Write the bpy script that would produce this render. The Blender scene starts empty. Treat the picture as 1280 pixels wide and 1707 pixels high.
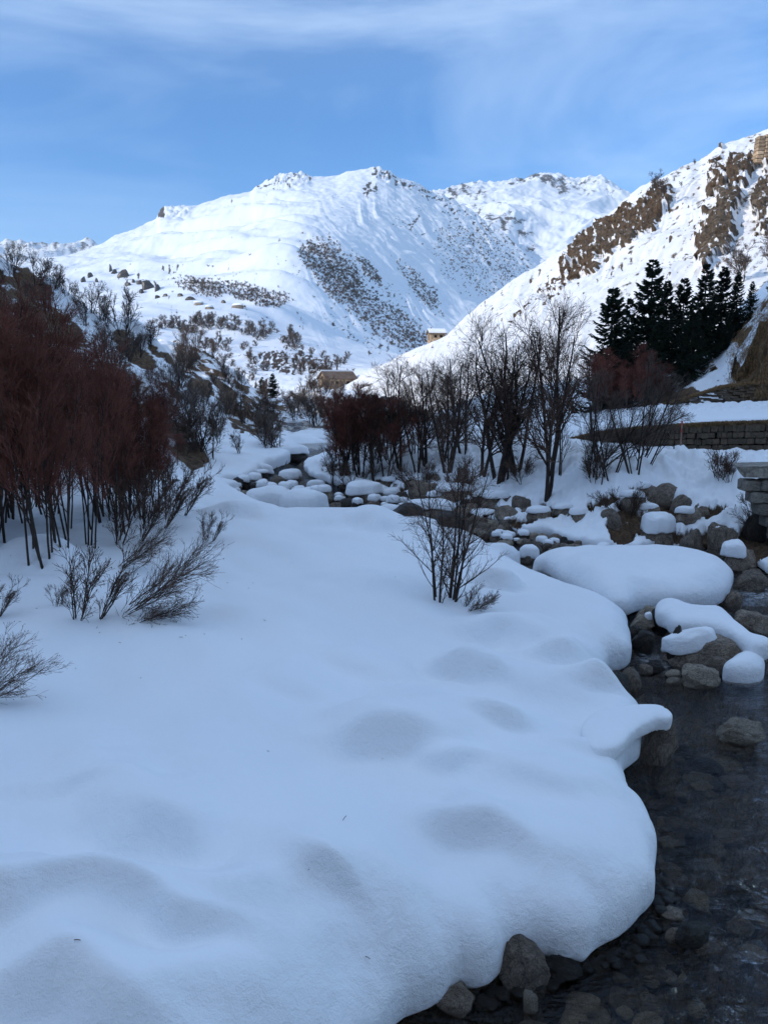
import bpy, math, random
import numpy as np
from mathutils import Vector
from mathutils.bvhtree import BVHTree
random.seed(7); RNG = np.random.default_rng(11)
S = bpy.context.scene; COL = S.collection
R = math.radians
# ------------------------------------------------------------ camera
PITCH = R(9.4); FPX = 1282.0; CAMZ = 5.0
cam = bpy.data.cameras.new('camera'); camo = bpy.data.objects.new('camera', cam); COL.objects.link(camo)
camo.location = (0, 0, CAMZ); camo.rotation_euler = (math.pi/2 - PITCH, 0, 0)
cam.sensor_fit = 'HORIZONTAL'; cam.sensor_width = 36.0; cam.lens = 36.0*FPX/1280.0
cam.clip_start = 0.1; cam.clip_end = 20000
S.camera = camo
# ------------------------------------------------------------ light
SUN_EL, SUN_AZ = 24.0, 24.0     # degrees: height, and how far behind the viewer's left shoulder
sdir = Vector((-math.cos(R(SUN_AZ))*math.cos(R(SUN_EL)), -math.sin(R(SUN_AZ))*math.cos(R(SUN_EL)), math.sin(R(SUN_EL))))
sl = bpy.data.lights.new('sun', 'SUN'); so = bpy.data.objects.new('sun', sl); COL.objects.link(so)
sl.energy = 2.0; sl.angle = R(0.5); sl.color = (1.0, 0.91, 0.80)
so.rotation_euler = sdir.to_track_quat('Z', 'Y').to_euler(); so.location = (-60, -30, 60)
W = bpy.data.worlds.new('World'); S.world = W; W.use_nodes = True
nt = W.node_tree; nt.nodes.clear()
def nd(nt, t, **k):
    n = nt.nodes.new(t)
    for a, b in k.items(): setattr(n, a, b)
    return n
sky = nd(nt, 'ShaderNodeTexSky', sky_type='NISHITA', sun_disc=False)
sky.sun_elevation = R(SUN_EL)
sky.sun_rotation = math.atan2(sdir.x, sdir.y)
sky.altitude = 1500; sky.air_density = 1.0; sky.dust_density = 0.25; sky.ozone_density = 5.2
tc = nd(nt, 'ShaderNodeTexCoord')
mp = nd(nt, 'ShaderNodeMapping'); mp.inputs['Scale'].default_value = (0.9, 1.6, 3.6); mp.inputs['Rotation'].default_value = (0.25, 0.18, 0.3); mp.inputs['Location'].default_value = (.35, .1, .2)
nz = nd(nt, 'ShaderNodeTexNoise'); nz.inputs['Scale'].default_value = 1.5; nz.inputs['Detail'].default_value = 8; nz.inputs['Roughness'].default_value = 0.58; nz.inputs['Distortion'].default_value = 0.7
nz2 = nd(nt, 'ShaderNodeTexNoise'); nz2.inputs['Scale'].default_value = 0.9; nz2.inputs['Detail'].default_value = 3
rp = nd(nt, 'ShaderNodeMapRange'); rp.inputs['From Min'].default_value = 0.45; rp.inputs['From Max'].default_value = 0.80
rp2 = nd(nt, 'ShaderNodeMapRange'); rp2.inputs['From Min'].default_value = 0.3; rp2.inputs['From Max'].default_value = 0.7
ml = nd(nt, 'ShaderNodeMath', operation='MULTIPLY'); ml2 = nd(nt, 'ShaderNodeMath', operation='MULTIPLY'); ml2.inputs[1].default_value = 0.75
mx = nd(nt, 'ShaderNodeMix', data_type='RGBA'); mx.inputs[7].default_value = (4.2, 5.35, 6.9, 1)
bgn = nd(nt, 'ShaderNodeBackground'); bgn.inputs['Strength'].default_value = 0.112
wo = nd(nt, 'ShaderNodeOutputWorld'); L = nt.links.new
L(tc.outputs['Generated'], mp.inputs['Vector']); L(mp.outputs[0], nz.inputs['Vector']); L(tc.outputs['Generated'], nz2.inputs['Vector'])
L(nz.outputs['Fac'], rp.inputs[0]); L(nz2.outputs['Fac'], rp2.inputs[0]); L(rp.outputs[0], ml.inputs[0]); L(rp2.outputs[0], ml.inputs[1])
L(ml.outputs[0], ml2.inputs[0])
sz = nd(nt, 'ShaderNodeSeparateXYZ'); L(tc.outputs['Generated'], sz.inputs[0])      # cirrus veil at the top of the view, thickened overhead to brighten shaded snow
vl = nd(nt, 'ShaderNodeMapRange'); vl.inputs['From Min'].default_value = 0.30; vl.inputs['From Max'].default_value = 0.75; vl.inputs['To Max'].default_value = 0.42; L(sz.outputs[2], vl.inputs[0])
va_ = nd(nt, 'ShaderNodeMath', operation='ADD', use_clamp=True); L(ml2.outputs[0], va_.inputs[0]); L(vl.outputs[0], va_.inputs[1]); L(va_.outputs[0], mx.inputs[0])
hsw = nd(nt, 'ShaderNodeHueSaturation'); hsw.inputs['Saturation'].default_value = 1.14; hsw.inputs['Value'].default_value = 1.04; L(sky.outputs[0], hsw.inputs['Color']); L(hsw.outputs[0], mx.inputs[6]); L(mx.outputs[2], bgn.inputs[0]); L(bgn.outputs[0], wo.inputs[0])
S.view_settings.view_transform = 'Standard'; S.view_settings.look = 'None'; S.view_settings.gamma = 1.0
S.view_settings.exposure = 0.90
S.view_settings.use_curve_mapping = False
S.cycles.use_denoising = True
S.cycles.max_bounces = 5; S.cycles.diffuse_bounces = 4; S.cycles.glossy_bounces = 2; S.cycles.transparent_max_bounces = 6; S.cycles.transmission_bounces = 2
# ------------------------------------------------------------ numpy helpers
_perm = np.random.default_rng(5).permutation(256); _perm = np.concatenate([_perm, _perm])
_g = np.random.default_rng(6).normal(size=(256, 3)); _g /= np.linalg.norm(_g, axis=1)[:, None]
def pn(x, y, z=0.0):
    x, y, z = np.broadcast_arrays(np.asarray(x, float), np.asarray(y, float), np.asarray(z, float))
    xi = np.floor(x).astype(int); yi = np.floor(y).astype(int); zi = np.floor(z).astype(int)
    xf, yf, zf = x-xi, y-yi, z-zi
    u, v, w = [t*t*t*(t*(t*6-15)+10) for t in (xf, yf, zf)]
    def g(a, b, c):
        h = _perm[(_perm[(_perm[(xi+a) & 255]+yi+b) & 255]+zi+c) & 255]; G = _g[h]
        return G[..., 0]*(xf-a)+G[..., 1]*(yf-b)+G[..., 2]*(zf-c)
    def lp(a, b, t): return a+(b-a)*t
    return 1.6*lp(lp(lp(g(0,0,0), g(1,0,0), u), lp(g(0,1,0), g(1,1,0), u), v), lp(lp(g(0,0,1), g(1,0,1), u), lp(g(0,1,1), g(1,1,1), u), v), w)
def fbm(x, y, z=0.0, o=4, gain=.5):
    s = 0; a = 1.0; f = 1.0
    for i in range(o): s = s+a*pn(x*f+i*17.3, y*f-i*9.1, np.asarray(z)*f+i*3.7); a *= gain; f *= 2.03
    return s
def ridg(x, y, z=0.0, o=4, gain=.5):
    s = 0; a = 1.0; f = 1.0
    for i in range(o): s = s+a*(1-2*np.abs(pn(x*f+i*11.3, y*f+i*7.1, np.asarray(z)*f))); a *= gain; f *= 2.1
    return s
def sst(e0, e1, x): t = np.clip((x-e0)/(e1-e0), 0, 1); return t*t*(3-2*t)
CP, SP = math.cos(PITCH), math.sin(PITCH)
def rays(px, py):
    u = (np.asarray(px, float)-640)/FPX; v = (853.5-np.asarray(py, float))/FPX
    dx = u; dy = CP+v*SP; dz = -SP+v*CP
    return dx/dy, dz/dy            # per metre of forward ground distance
def at(px, py, Y):
    Y = float(Y) if np.ndim(Y) == 0 else Y
    a, b = rays(px, py); return np.stack([a*Y, np.asarray(Y, float)+0*a, CAMZ+b*Y], -1)
def plane(px, py, z):
    a, b = rays(px, py); Y = (z-CAMZ)/b; return np.stack([a*Y, Y], -1)
def proj(P):
    x, y, z = P[..., 0], P[..., 1], P[..., 2]-CAMZ
    d = y*CP-z*SP; up = y*SP+z*CP
    return 640+FPX*x/d, 853.5-FPX*up/d
def zw(y): return 0.028*np.clip(np.asarray(y, float)-21, 0, 200)
# ------------------------------------------------------------ objects
def tag(o, label=None, cat=None, group=None, kind=None):
    if label: o['label'] = label
    if cat: o['category'] = cat
    if group: o['group'] = group
    if kind: o['kind'] = kind
    return o
def link(name, data, parent=None, loc=None):
    o = bpy.data.objects.new(name, data); COL.objects.link(o)
    if parent is not None: o.parent = parent
    if loc is not None: o.location = loc
    return o
def mesh(name, V, F, mat=None, smooth=True, attrs=None):
    """F: (n,3|4) int array, or list of such arrays"""
    V = np.asarray(V, np.float32).reshape(-1, 3)
    Fs = F if isinstance(F, list) else [F]
    Fs = [np.asarray(f, np.int32) for f in Fs if len(f)]
    me = bpy.data.meshes.new(name)
    me.vertices.add(len(V)); me.vertices.foreach_set('co', V.ravel())
    nl = sum(f.size for f in Fs); npoly = sum(len(f) for f in Fs)
    me.loops.add(nl); me.polygons.add(npoly)
    me.loops.foreach_set('vertex_index', np.concatenate([f.ravel() for f in Fs]))
    tot = np.concatenate([np.full(len(f), f.shape[1], np.int32) for f in Fs]); st = np.concatenate([[0], np.cumsum(tot)[:-1]]).astype(np.int32)
    me.polygons.foreach_set('loop_start', st); me.polygons.foreach_set('loop_total', tot)
    me.polygons.foreach_set('use_smooth', np.full(npoly, smooth))
    me.update(calc_edges=True)
    if attrs:
        for k, a in attrs.items():
            at_ = me.attributes.new(k, 'FLOAT', 'POINT'); at_.data.foreach_set('value', np.asarray(a, np.float32).ravel())
    if mat: me.materials.append(mat)
    return me
def grid_faces(nr, nc, keep=None, flip=False):
    i = np.arange(nr*nc).reshape(nr, nc)
    q = np.stack([i[:-1, :-1], i[:-1, 1:], i[1:, 1:], i[1:, :-1]], -1)
    if flip: q = q[..., ::-1]
    if keep is not None: q = q[keep]
    return q.reshape(-1, 4)
def compact(V, F, attrs=None):
    used = np.zeros(len(V), bool); used[F.ravel()] = True
    m = np.cumsum(used)-1
    return V[used], m[F], ({k: np.asarray(a).ravel()[used] for k, a in attrs.items()} if attrs else None)
BV = []
def bvh(V, F): BV.append(BVHTree.FromPolygons(V.astype(float).tolist(), F.tolist()))
# ------------------------------------------------------------ materials
def newmat(name):
    m = bpy.data.materials.new(name); m.use_nodes = True; t = m.node_tree; b = t.nodes['Principled BSDF']; return m, t, b
def noise(t, scale, detail=6, rough=.55, vec=None, dist=0):
    n = nd(t, 'ShaderNodeTexNoise'); n.inputs['Scale'].default_value = scale; n.inputs['Detail'].default_value = detail; n.inputs['Roughness'].default_value = rough; n.inputs['Distortion'].default_value = dist
    if vec is not None: t.links.new(vec, n.inputs['Vector'])
    return n
def ramp(t, src, stops):
    r = nd(t, 'ShaderNodeValToRGB'); e = r.color_ramp.elements
    while len(e) < len(stops): e.new(0.5)
    for k, (p, c) in enumerate(stops): e[k].position = p; e[k].color = (*c, 1) if len(c) == 3 else c
    t.links.new(src, r.inputs[0]); return r
def mixc(t, fac, a, b):
    m = nd(t, 'ShaderNodeMix', data_type='RGBA')
    t.links.new(fac, m.inputs[0])
    for s, i in ((a, 6), (b, 7)):
        if isinstance(s, tuple): m.inputs[i].default_value = (*s, 1)
        else: t.links.new(s, m.inputs[i])
    return m.outputs[2]
def mth(t, op, a, b=None, clamp=False):
    m = nd(t, 'ShaderNodeMath', operation=op, use_clamp=clamp)
    for i, s in enumerate((a, b)):
        if s is None: continue
        if isinstance(s, (int, float)): m.inputs[i].default_value = s
        else: t.links.new(s, m.inputs[i])
    return m.outputs[0]
def bump(t, b, h, strength, dist):
    n = nd(t, 'ShaderNodeBump'); n.inputs['Distance'].default_value = dist
    if isinstance(strength, (int, float)): n.inputs['Strength'].default_value = strength
    else: t.links.new(strength, n.inputs['Strength'])
    t.links.new(h, n.inputs['Height']); t.links.new(n.outputs[0], b.inputs['Normal'])
SNOW = (0.90, 0.905, 0.91)
def snow_mat(name, fine=9.0, far=False):
    m, t, b = newmat(name); g = nd(t, 'ShaderNodeNewGeometry'); tc = nd(t, 'ShaderNodeTexCoord')
    b.inputs['Roughness'].default_value = .62; b.inputs['Specular IOR Level'].default_value = .25
    n0 = noise(t, .6, 3, .5, tc.outputs['Object'])
    c = ramp(t, n0.outputs['Fac'], [(.35, (0.87, 0.88, 0.89)), (.65, SNOW)])
    t.links.new(c.outputs[0], b.inputs['Base Color'])
    sx = nd(t, 'ShaderNodeSeparateXYZ'); t.links.new(g.outputs['Normal'], sx.inputs[0])
    steep = nd(t, 'ShaderNodeMapRange'); steep.inputs['From Min'].default_value = .97; steep.inputs['From Max'].default_value = .55
    steep.inputs['To Min'].default_value = .20; steep.inputs['To Max'].default_value = .5
    t.links.new(sx.outputs[2], steep.inputs[0])
    n1 = noise(t, fine, 7, .62, tc.outputs['Object'], .3); n2 = noise(t, fine*9, 2, .5, tc.outputs['Object'])
    h = mth(t, 'ADD', n1.outputs['Fac'], mth(t, 'MULTIPLY', n2.outputs['Fac'], .22))
    bump(t, b, h, steep.outputs[0], .09)
    return m
def snow_rock_mat(name, c1, c2, c3, sc=1.0, fine=1.0, hard=.5, streak=False, nsc=1.0, gl=1.0, snow=(0.90, 0.905, 0.91)):
    """snow where attribute rock is low, ground colours where it is high; earth attribute shifts to brown grass"""
    m, t, b = newmat(name); tc = nd(t, 'ShaderNodeTexCoord'); b.inputs['Roughness'].default_value = .85; b.inputs['Specular IOR Level'].default_value = .2
    a = nd(t, 'ShaderNodeAttribute', attribute_name='rock'); a2 = nd(t, 'ShaderNodeAttribute', attribute_name='earth')
    n = noise(t, 1.1*sc, 8, .62, tc.outputs['Object'])
    f = mth(t, 'ADD', a.outputs['Fac'], mth(t, 'MULTIPLY', mth(t, 'SUBTRACT', n.outputs['Fac'], .5), nsc))
    mr = nd(t, 'ShaderNodeMapRange'); mr.inputs['From Min'].default_value = hard-.08; mr.inputs['From Max'].default_value = hard+.08; t.links.new(f, mr.inputs[0])
    mpn = nd(t, 'ShaderNodeMapping'); mpn.inputs['Scale'].default_value = (1, 1, .35); t.links.new(tc.outputs['Object'], mpn.inputs[0])
    nr = noise(t, 2.4*sc, 8, .68, mpn.outputs[0], .4)
    rk = ramp(t, nr.outputs['Fac'], [(.30, c1), (.5, c2), (.72, c3)])
    ng = noise(t, 5*sc, 5, .6, mpn.outputs[0])
    gr = ramp(t, ng.outputs['Fac'], [(.3, (.030*gl, .018*gl, .010*gl)), (.55, (.085*gl, .050*gl, .026*gl)), (.8, (.18*gl, .12*gl, .068*gl))])
    rock = mixc(t, a2.outputs['Fac'], rk.outputs[0], gr.outputs[0])
    t.links.new(mixc(t, mr.outputs[0], snow, rock), b.inputs['Base Color'])
    nb = noise(t, 6*sc, 8, .65, tc.outputs['Object'])
    st = nd(t, 'ShaderNodeMapRange'); st.inputs['To Min'].default_value = .22; st.inputs['To Max'].default_value = .95; t.links.new(mr.outputs[0], st.inputs[0])
    bump(t, b, nb.outputs['Fac'], st.outputs[0], .25/sc*fine)
    return m
def rock_mat(name, c1, c2, c3, sc=3.0, rough=.75, wet=True):
    m, t, b = newmat(name); tc = nd(t, 'ShaderNodeTexCoord'); oi = nd(t, 'ShaderNodeObjectInfo'); g = nd(t, 'ShaderNodeNewGeometry')
    va = nd(t, 'ShaderNodeVectorMath', operation='ADD'); t.links.new(tc.outputs['Object'], va.inputs[0])
    cb = nd(t, 'ShaderNodeCombineXYZ'); r20 = mth(t, 'MULTIPLY', oi.outputs['Random'], 40.0)
    for i in range(3): t.links.new(r20, cb.inputs[i])
    t.links.new(cb.outputs[0], va.inputs[1])
    n = noise(t, sc, 12, .78, va.outputs[0], .6)
    rk = ramp(t, n.outputs['Fac'], [(.28, c1), (.5, c2), (.75, c3)])
    hs = nd(t, 'ShaderNodeHueSaturation'); t.links.new(rk.outputs[0], hs.inputs['Color'])
    t.links.new(mth(t, 'ADD', mth(t, 'MULTIPLY', oi.outputs['Random'], .7), .9), hs.inputs['Value'])
    sp = nd(t, 'ShaderNodeSeparateXYZ'); t.links.new(g.outputs['Position'], sp.inputs[0])
    b.inputs['Roughness'].default_value = rough
    vo = nd(t, 'ShaderNodeTexVoronoi', feature='DISTANCE_TO_EDGE'); vo.inputs['Scale'].default_value = sc*.8; t.links.new(va.outputs[0], vo.inputs['Vector'])
    cr = nd(t, 'ShaderNodeMapRange'); cr.inputs['From Max'].default_value = .04; t.links.new(vo.outputs['Distance'], cr.inputs[0])
    n2 = noise(t, sc*6, 8, .7, va.outputs[0])
    grain = nd(t, 'ShaderNodeMapRange'); grain.inputs['From Min'].default_value = .32; grain.inputs['From Max'].default_value = .68; grain.inputs['To Min'].default_value = .45; grain.inputs['To Max'].default_value = 1.35; t.links.new(n2.outputs['Fac'], grain.inputs[0])
    crk = mth(t, 'MULTIPLY', grain.outputs[0], mth(t, 'ADD', mth(t, 'MULTIPLY', cr.outputs[0], .45), .55))
    vs_ = nd(t, 'ShaderNodeVectorMath', operation='SCALE'); t.links.new(hs.outputs[0], vs_.inputs[0]); t.links.new(crk, vs_.inputs['Scale']); t.links.new(vs_.outputs[0], b.inputs['Base Color'])
    h = mth(t, 'ADD', mth(t, 'MULTIPLY', n2.outputs['Fac'], 1.0), mth(t, 'ADD', mth(t, 'MULTIPLY', cr.outputs[0], .12), n.outputs['Fac']))
    bump(t, b, h, 1.0, .11)
    return m
def flat_mat(name, c, c2=None, sc=4.0, rough=.8, zst=1.0):
    m, t, b = newmat(name); tc = nd(t, 'ShaderNodeTexCoord'); oi = nd(t, 'ShaderNodeObjectInfo')
    mpn = nd(t, 'ShaderNodeMapping'); mpn.inputs['Scale'].default_value = (1, 1, zst); t.links.new(tc.outputs['Object'], mpn.inputs[0])
    n = noise(t, sc, 5, .6, mpn.outputs[0]); r = ramp(t, n.outputs['Fac'], [(.3, c), (.7, c2 or c)])
    hs = nd(t, 'ShaderNodeHueSaturation'); t.links.new(r.outputs[0], hs.inputs['Color'])
    t.links.new(mth(t, 'ADD', mth(t, 'MULTIPLY', oi.outputs['Random'], .6), .7), hs.inputs['Value'])
    t.links.new(hs.outputs[0], b.inputs['Base Color']); b.inputs['Roughness'].default_value = rough; b.inputs['Specular IOR Level'].default_value = .2
    return m
M = {}
M['snow'] = snow_mat('snow'); M['snow_lump'] = snow_mat('lumpy_snow', 4.0)
M['mountain'] = snow_rock_mat('mountain_snow_and_scree', (.03, .026, .024), (.075, .062, .055), (.15, .13, .12), .10, .6, nsc=.8, snow=(.74, .78, .83))
M['hill'] = snow_rock_mat('hill_snow_and_rock', (.03, .021, .013), (.115, .083, .054), (.28, .22, .16), .35, 1.0, nsc=.9, gl=1.5, snow=(.80, .80, .80))
M['slope'] = snow_rock_mat('slope_snow_and_earth', (.03, .021, .015), (.11, .078, .055), (.24, .185, .14), 1.1, .8, nsc=1.15, gl=2.0)
M['bank'] = snow_rock_mat('bank_snow_and_earth', (.014, .009, .006), (.07, .042, .026), (.17, .115, .075), 2.2, .6, nsc=.7, gl=1.3)
M['boulder'] = rock_mat('river_boulder_stone', (.045, .034, .025), (.26, .20, .15), (.56, .46, .36), 2.4)
M['pale'] = rock_mat('pale_river_stone', (.18, .14, .10), (.44, .36, .27), (.66, .58, .47), 2.6)
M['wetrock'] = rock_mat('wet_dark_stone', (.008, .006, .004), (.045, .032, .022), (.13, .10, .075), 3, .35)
M['wallstone'] = rock_mat('wall_stone', (.05, .034, .02), (.19, .135, .085), (.34, .26, .18), 5)
M['bark'] = flat_mat('dark_bark', (.028, .020, .016), (.075, .056, .045), 9, zst=.2)
M['twig_red'] = flat_mat('reddish_twigs', (.12, .038, .027), (.25, .092, .062), 3)
M['twig_brown'] = flat_mat('brown_twigs', (.065, .036, .025), (.14, .085, .060), 3)
M['twig_grey'] = flat_mat('grey_brown_twigs', (.08, .058, .046), (.17, .125, .10), 3)
M['needle'] = flat_mat('dark_spruce_needles', (.008, .015, .008), (.022, .036, .016), 6)
M['grass'] = flat_mat('dead_brown_grass', (.12, .065, .028), (.32, .20, .095), 8)
M['wood'] = flat_mat('weathered_wood', (.10, .07, .045), (.2, .15, .1), 5)
M['dark'] = flat_mat('dark_opening', (.01, .008, .006))
# ============================================================ far terrain: lofted hillsides
def interp_row(row, px, key):
    a = np.array([[p[0], p[key]] for p in row], float); return np.interp(px, a[:, 0], a[:, 1])
def smooth_v(A, n):
    for _ in range(n):
        B = A.copy(); B[1:-1] = .25*A[:-2]+.5*A[1:-1]+.25*A[2:]; A = B
    return A
def loft(name, px0, px1, rows, nu, nv, disp, mat, sm=12, back=None, vs=None, kind='structure', hsm=2, dsm=0):
    px = np.linspace(px0, px1, nu)
    PY = np.array([interp_row(r, px, 1) for r in rows]); LD = np.log(np.array([interp_row(r, px, 2) for r in rows]))
    ker = np.array([1, 2, 3, 2, 1])/9.
    for _ in range(hsm):
        PYp = np.pad(PY, ((0, 0), (2, 2)), mode='edge'); PY = np.stack([np.convolve(r, ker, 'valid') for r in PYp])
        LDp = np.pad(LD, ((0, 0), (2, 2)), mode='edge'); LD = np.stack([np.convolve(r, ker, 'valid') for r in LDp])
    if dsm:
        w = int(dsm/(px[1]-px[0])); kr = np.hanning(2*w+3)[1:-1]; kr /= kr.sum(); LD = np.stack([np.convolve(np.pad(r, (w, w), mode='edge'), kr, 'valid') for r in LD]); PY[1:-1] = np.stack([np.convolve(np.pad(r, (w, w), mode='edge'), kr, 'valid') for r in PY[1:-1]])
    vk = np.linspace(0, 1, len(rows)) if vs is None else np.asarray(vs, float)
    v = np.linspace(0, 1, nv); idx = np.clip(np.searchsorted(vk, v, 'right')-1, 0, len(rows)-2)
    tt = ((v-vk[idx])/(vk[idx+1]-vk[idx]))[:, None]
    py = PY[idx]*(1-tt)+PY[idx+1]*tt; ld = LD[idx]*(1-tt)+LD[idx+1]*tt
    py = smooth_v(py, sm); ld = smooth_v(ld, sm)
    PX = np.broadcast_to(px, py.shape)
    P = at(PX, py, np.exp(ld))
    P, at_ = disp(P, PX, py, v[:, None]+0*PX)
    if back:      # rows that carry the ridge down behind
        last = P[-1].copy(); ex = []
        for k in range(1, 9):
            q = last.copy(); g = last/np.linalg.norm(last[:, :2], axis=1)[:, None]; q[:, 0] += g[:, 0]*back[0]*k/8; q[:, 1] += g[:, 1]*back[0]*k/8; q[:, 2] -= back[1]*(k/8)**1.3; ex.append(q)
        P = np.concatenate([P, np.array(ex)]); at_ = {k_: np.concatenate([a, np.repeat(a[-1:], 8, 0)]) for k_, a in at_.items()}
    F = grid_faces(P.shape[0], nu)
    V = P.reshape(-1, 3)
    o = link(name, mesh(name, V, F, mat, attrs=at_)); o['kind'] = kind
    bvh(V, F)
    return o
def ell(PX, PY, lst):
    m = np.zeros(PX.shape)
    for cx, cy, rx, ry, an, s in lst:
        c, q = math.cos(R(an)), math.sin(R(an)); dx = PX-cx; dy = PY-cy
        e = np.sqrt(((dx*c+dy*q)/rx)**2+((-dx*q+dy*c)/ry)**2)
        m = np.maximum(m, s*(1-sst(.55, 1.15, e)))
    return m
# --- far snowy range at the left horizon
def d_far(P, PX, PY, v):
    n = ridg(P[..., 0]/420, P[..., 1]/420, o=5); f = v**.7
    P[..., 2] += 62*f*(n-.8)
    rock = .30+.25*fbm(PX/9, PY/5, o=4)+.15*(n > 1.2)
    return P, {'rock': rock, 'earth': 0*rock}
loft('far_mountain_range', -420, 260, [[(-420, 470, 2600), (260, 470, 2600)], [(-420, 440, 3300), (260, 440, 3300)], [(-420, 418, 4000), (0, 416, 4000), (60, 418, 4000), (110, 416, 4000), (150, 414, 4000), (260, 425, 4000)]], 260, 50, d_far, M['mountain'], 3, back=(1200, 700))
# --- second mountain, behind the valley on the right
def d_m2(P, PX, PY, v):
    w = fbm(P[..., 0]/500, P[..., 1]/500, o=2)*.5
    n = ridg(P[..., 0]/260+w, P[..., 1]/420+w, o=5, gain=.52)
    env = .35+.65*(1-v)
    P[..., 2] += 38*env*(n-.9)+5*fbm(P[..., 0]/60, P[..., 1]/60, o=3)+ (v > .9)*9*(ridg(P[..., 0]/50, P[..., 1]/50, o=3)-1)*sst(.88, 1, v)
    dark = .46*sst(.1, 1.4, fbm(PX/16, PY/7, 3.3, o=5)+.35)+.16*sst(.80, .99, v)
    rock = ell(PX, PY, [(790, 345, 75, 40, 25, .28), (850, 395, 60, 45, 40, .28), (960, 305, 70, 16, 5, .22), (770, 330, 40, 14, 0, .2), (880, 300, 60, 12, 0, .2)])+dark*.8+.05
    return P, {'rock': rock, 'earth': 0*rock}
loft('second_mountain', 560, 1320, [[(560, 640, 1300), (1320, 640, 1300)], [(560, 480, 1700), (800, 470, 1700), (900, 460, 1750), (1000, 430, 1800), (1320, 420, 1800)],
    [(560, 400, 2500), (800, 360, 2300), (860, 355, 2300), (920, 350, 2450), (1000, 355, 2400), (1320, 380, 2500)],
    [(560, 345, 3000), (640, 340, 3000), (730, 317, 3000), (765, 309, 3000), (800, 304, 3000), (870, 300, 3050), (900, 292, 3050), (925, 289, 3050), (960, 292, 3050), (1000, 297, 3000), (1030, 309, 3000), (1060, 322, 3000), (1120, 345, 3000), (1320, 420, 3000)]], 480, 260, d_m2, M['mountain'], 8, back=(900, 500))
# --- main mountain
def d_m1(P, PX, PY, v):
    X, Y = P[..., 0], P[..., 1]; r = Y
    rel = sst(150, 500, r)
    n = fbm(X/230+3, Y/230, o=3); a = np.clip(r/1000, .05, 1.6)
    left = 1-sst(430, 560, PX)
    low = .12+.88*sst(60, 330, PX)*1.0
    low = np.where(v < .35, 1, low); P[..., 2] += a*30*n*(1-.93*sst(.55, 1, v))*(.35+.65*left)*low
    # long soft rolls on the left shoulder, running down to the left
    cc = (X*.55+Y*.83); P[..., 2] += a*27*left*fbm(cc/95, (X*.83-Y*.55)/330, 2.0, o=3)*(1-.9*sst(.8, 1, v))*low
    P[..., 2] -= 0
    # fall-line gullies on the right flank
    s = (PX-PY*1.05)/34.
    wv = fbm(PX/90, PY/90, 1., o=2)*1.2
    right = sst(470, 600, PX)*sst(610, 540, PY)
    P[..., 2] += a*2.6*right*ridg(s+wv, PY/260, 4., o=3)*sst(300, 370, PY)
    P[..., 2] += a*1.6*fbm(X/22, Y/22, o=3)*rel + .9*fbm(X/9, Y/9, o=3)*(1-rel)
    crag = ell(PX, PY, [(480, 298, 48, 14, 0, 1), (295, 352, 26, 10, 0, .8), (640, 295, 30, 14, 25, .8), (690, 315, 40, 12, 25, .7), (760, 345, 40, 16, 30, .6)])
    P[..., 2] += a*8*crag*np.abs(fbm(X/26, Y/26, 7., o=4))
    # --- what is not snow
    fs = fbm(s*1.6+wv*1.5, PY/75, 5., o=5, gain=.6); fd = fbm(PX/6.5, PY/4.5, 9., o=4, gain=.6)
    streak = ell(PX+10*fbm(PX/20, PY/20, 11., o=3), PY+10*fbm(PX/20, PY/20, 12., o=3), [(560, 455, 82, 42, 52, .62), (520, 425, 34, 20, 50, .6), (615, 450, 34, 12, 50, .5), (700, 480, 60, 16, 52, .42), (650, 520, 110, 40, 42, .45),
                          (760, 420, 70, 60, 48, .30), (700, 370, 60, 40, 45, .22), (800, 400, 90, 45, 48, .42), (860, 430, 60, 40, 48, .42), (620, 560, 120, 30, 20, .36), (690, 555, 50, 12, 30, .45), (480, 450, 40, 18, 30, .4)])
    rock = streak*.70+.20*fs+.34*fd*(streak > .02)-.08+.12*sst(480, 620, PX)
    wx = 9*fbm(PX/16, PY/16, 21., o=3); wy = 6*fbm(PX/16, PY/16, 31., o=3)
    kn = ell(PX+wx, PY+wy, [(235, 470, 60, 20, 8, .40), (300, 455, 40, 16, 20, .42),
                      (345, 478, 60, 14, 12, .55), (420, 490, 60, 12, 20, .5), 
                      (270, 352, 6, 9, 0, 1.2), (478, 299, 50, 14, -6, .52), (440, 310, 22, 8, -15, .6), (615, 316, 18, 14, 0, .75), (640, 292, 26, 9, 20, .7),
                      (670, 308, 36, 9, 25, .62), (720, 325, 34, 12, 25, .6), (755, 345, 30, 26, 40, .5), (690, 372, 22, 6, -40, .65), (662, 376, 26, 5, 20, .5), (630, 285, 14, 6, 30, .7)])
    dark = ell(PX, PY, [(458, 585, 36, 26, 30, .92), (478, 600, 26, 22, 40, .85), (520, 600, 26, 20, 30, .8), (400, 605, 60, 20, 10, .5), (430, 625, 50, 18, 20, .6), (330, 600, 60, 26, 20, .5), (390, 560, 120, 12, 5, .32), (560, 620, 60, 12, 0, .5)])
    rock = np.maximum(rock, np.maximum(kn*.66+.48*fd*(kn > .02), dark*.78+.5*fd-.12))
    rock = np.maximum(rock, .16+.26*fd+.12*fs+.06*(PY > 430)*sst(250, 320, PX)*sst(600, 480, PX))
    return P, {'rock': np.clip(rock, -.5, 1.3), 'earth': .18+.2*(PY > 560)}
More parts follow.
